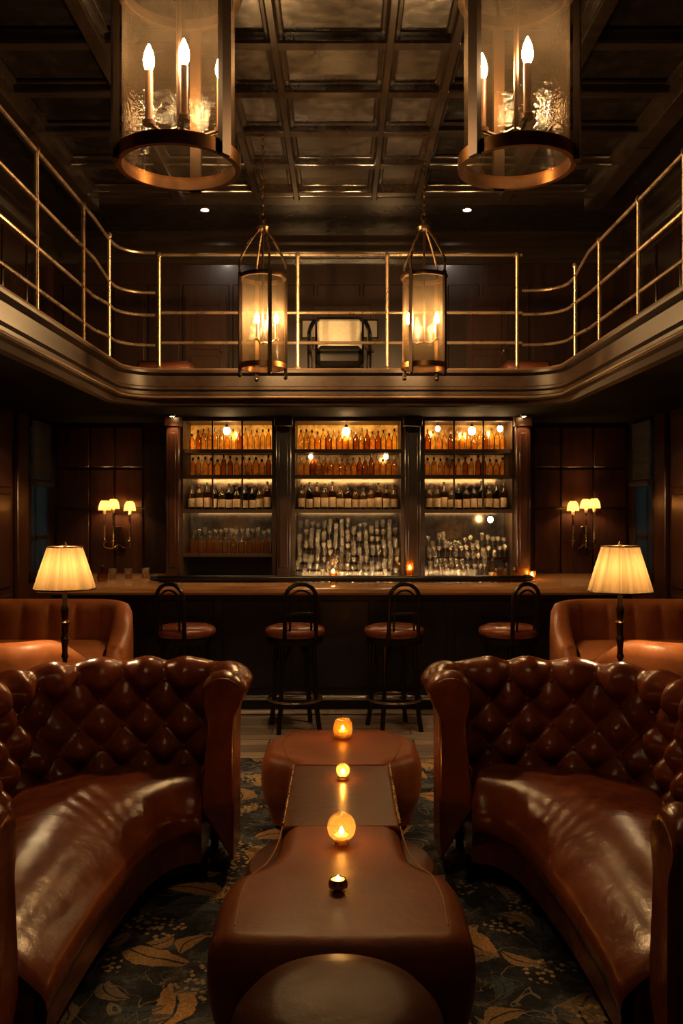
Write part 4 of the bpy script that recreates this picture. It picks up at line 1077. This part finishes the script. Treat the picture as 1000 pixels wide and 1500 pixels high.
# ================================================================== GALLERY FURNITURE
gc = thing('gallery_armchair', 'dark armchair with pale back cushion on the gallery behind the railing', 'armchair', (X(497,7.75),7.75,ZG))
w_ = .205
MB().box(-w_,w_,.02,.12,.28,.60,.03).build('back_cushion', M['cloth'], gc, ang=60)
MB().box(-w_-.02,w_+.02,.12,.17,.2,.64,.02).build('back_frame', M['black'], gc)
MB().box(-w_,w_,-.30,.02,.12,.30,.04).build('seat', M['black'], gc)
for s in (-1,1):
    MB().tube(curve([(s*(w_+.03),.12,.6),(s*(w_+.06),.0,.5),(s*(w_+.06),-.22,.36),(s*(w_+.05),-.28,.0)],8), .02, 8).build('arm', M['black'], gc)
    MB().tube([(s*w_,.14,.3),(s*w_,.16,0)], .018, 8).build('leg', M['black'], gc)
for px, lab in ((455,'small pale print on the gallery wall to the left of the armchair'),(540,'small pale print on the gallery wall to the right of the armchair')):
    y = YB-.07; x = X(px,y); z = Z(482,y)
    t = thing('framed_print', lab, 'picture', (x,y,z))
    MB().box(-.085,.085,-.006,.006,-.085,.085,.002).build('print', M['paper'], t)
    f = MB()
    for a in ((-.1,-.085,-.1,.1),(.085,.1,-.1,.1),(-.1,.1,-.1,-.085),(-.1,.1,.085,.1)): f.box(a[0],a[1],-.012,.006,a[2],a[3])
    f.build('frame', M['black'], t, smooth=False)
for px0, px1, lab in ((205,285,'low red-brown leather bench on the left of the back gallery'),(735,802,'low red-brown leather bench on the right of the back gallery')):
    y = 8.0; x0, x1 = X(px0,y), X(px1,y); t = thing('gallery_bench', lab, 'bench', ((x0+x1)/2,y,ZG))
    MB().box(x0,x1,7.85,8.2,ZG+.06,ZG+.24,.03).build('cushion', M['red'], t, world=True, ang=60)
    for xx in (x0+.05,x1-.05):
        for yy in (7.9,8.15): MB().cyl((xx,yy,0), .018, ZG-.01, ZG+.07, 8).build('leg', M['black'], t, world=True)

# warm puck lights on the soffit washing the outer bar pillars
for px, lab in ((252,'small warm puck light above the left outer bar pillar'),(767,'small warm puck light above the right outer bar pillar')):
    y = 8.10; t = thing('soffit_downlight', lab, 'downlight', (X(px,y),y,ZS))
    MB().lathe([(.03,-.015),(.035,0)], n=16, cap1=False).build('housing', M['black'], t)
    MB().lathe([(.018,-.017),(.018,-.0155)], n=14).build('lens', M['barbulb'], t)
    li = bpy.data.lights.new('downlight_beam', 'SPOT'); li.energy = 7; li.color = (1,.55,.2); li.spot_size = 1.3; li.spot_blend = .5; li.shadow_soft_size = .015
    lo = bpy.data.objects.new('downlight_beam', li); COL.objects.link(lo); lo.parent = t; lo.location = (0,0,-.03); lo.rotation_euler = (math.radians(22),0,0)

# ================================================================== WORLD, CAMERA, RENDER SETTINGS
w = bpy.data.worlds.new('dusk'); scene.world = w; w.use_nodes = True
bg = w.node_tree.nodes.get('Background'); bg.inputs[0].default_value = (0.19,0.26,0.28,1); bg.inputs[1].default_value = 1.1
cd = bpy.data.cameras.new('camera'); cam = bpy.data.objects.new('camera', cd); COL.objects.link(cam)
cam.location = (0,0,EYE); cam.rotation_euler = (PI/2,0,0)
cd.sensor_fit = 'VERTICAL'; cd.sensor_height = 36.0; cd.lens = 36.0*F/1500.0; cd.shift_y = -5/1500.0; cd.clip_start = .05
scene.camera = cam
vs = scene.view_settings; vs.view_transform = 'Standard'; vs.look = 'None'; vs.gamma = 1.0; vs.use_curve_mapping = False; vs.exposure = 0.0
cy = scene.cycles
cy.use_denoising = True
try: cy.denoiser = 'OPENIMAGEDENOISE'
except Exception: pass
cy.max_bounces = 9; cy.diffuse_bounces = 4; cy.glossy_bounces = 4; cy.transmission_bounces = 6; cy.transparent_max_bounces = 24
cy.sample_clamp_indirect = 4.0; cy.sample_clamp_direct = 0.0; cy.caustics_reflective = False; cy.caustics_refractive = False
cy.use_light_tree = True
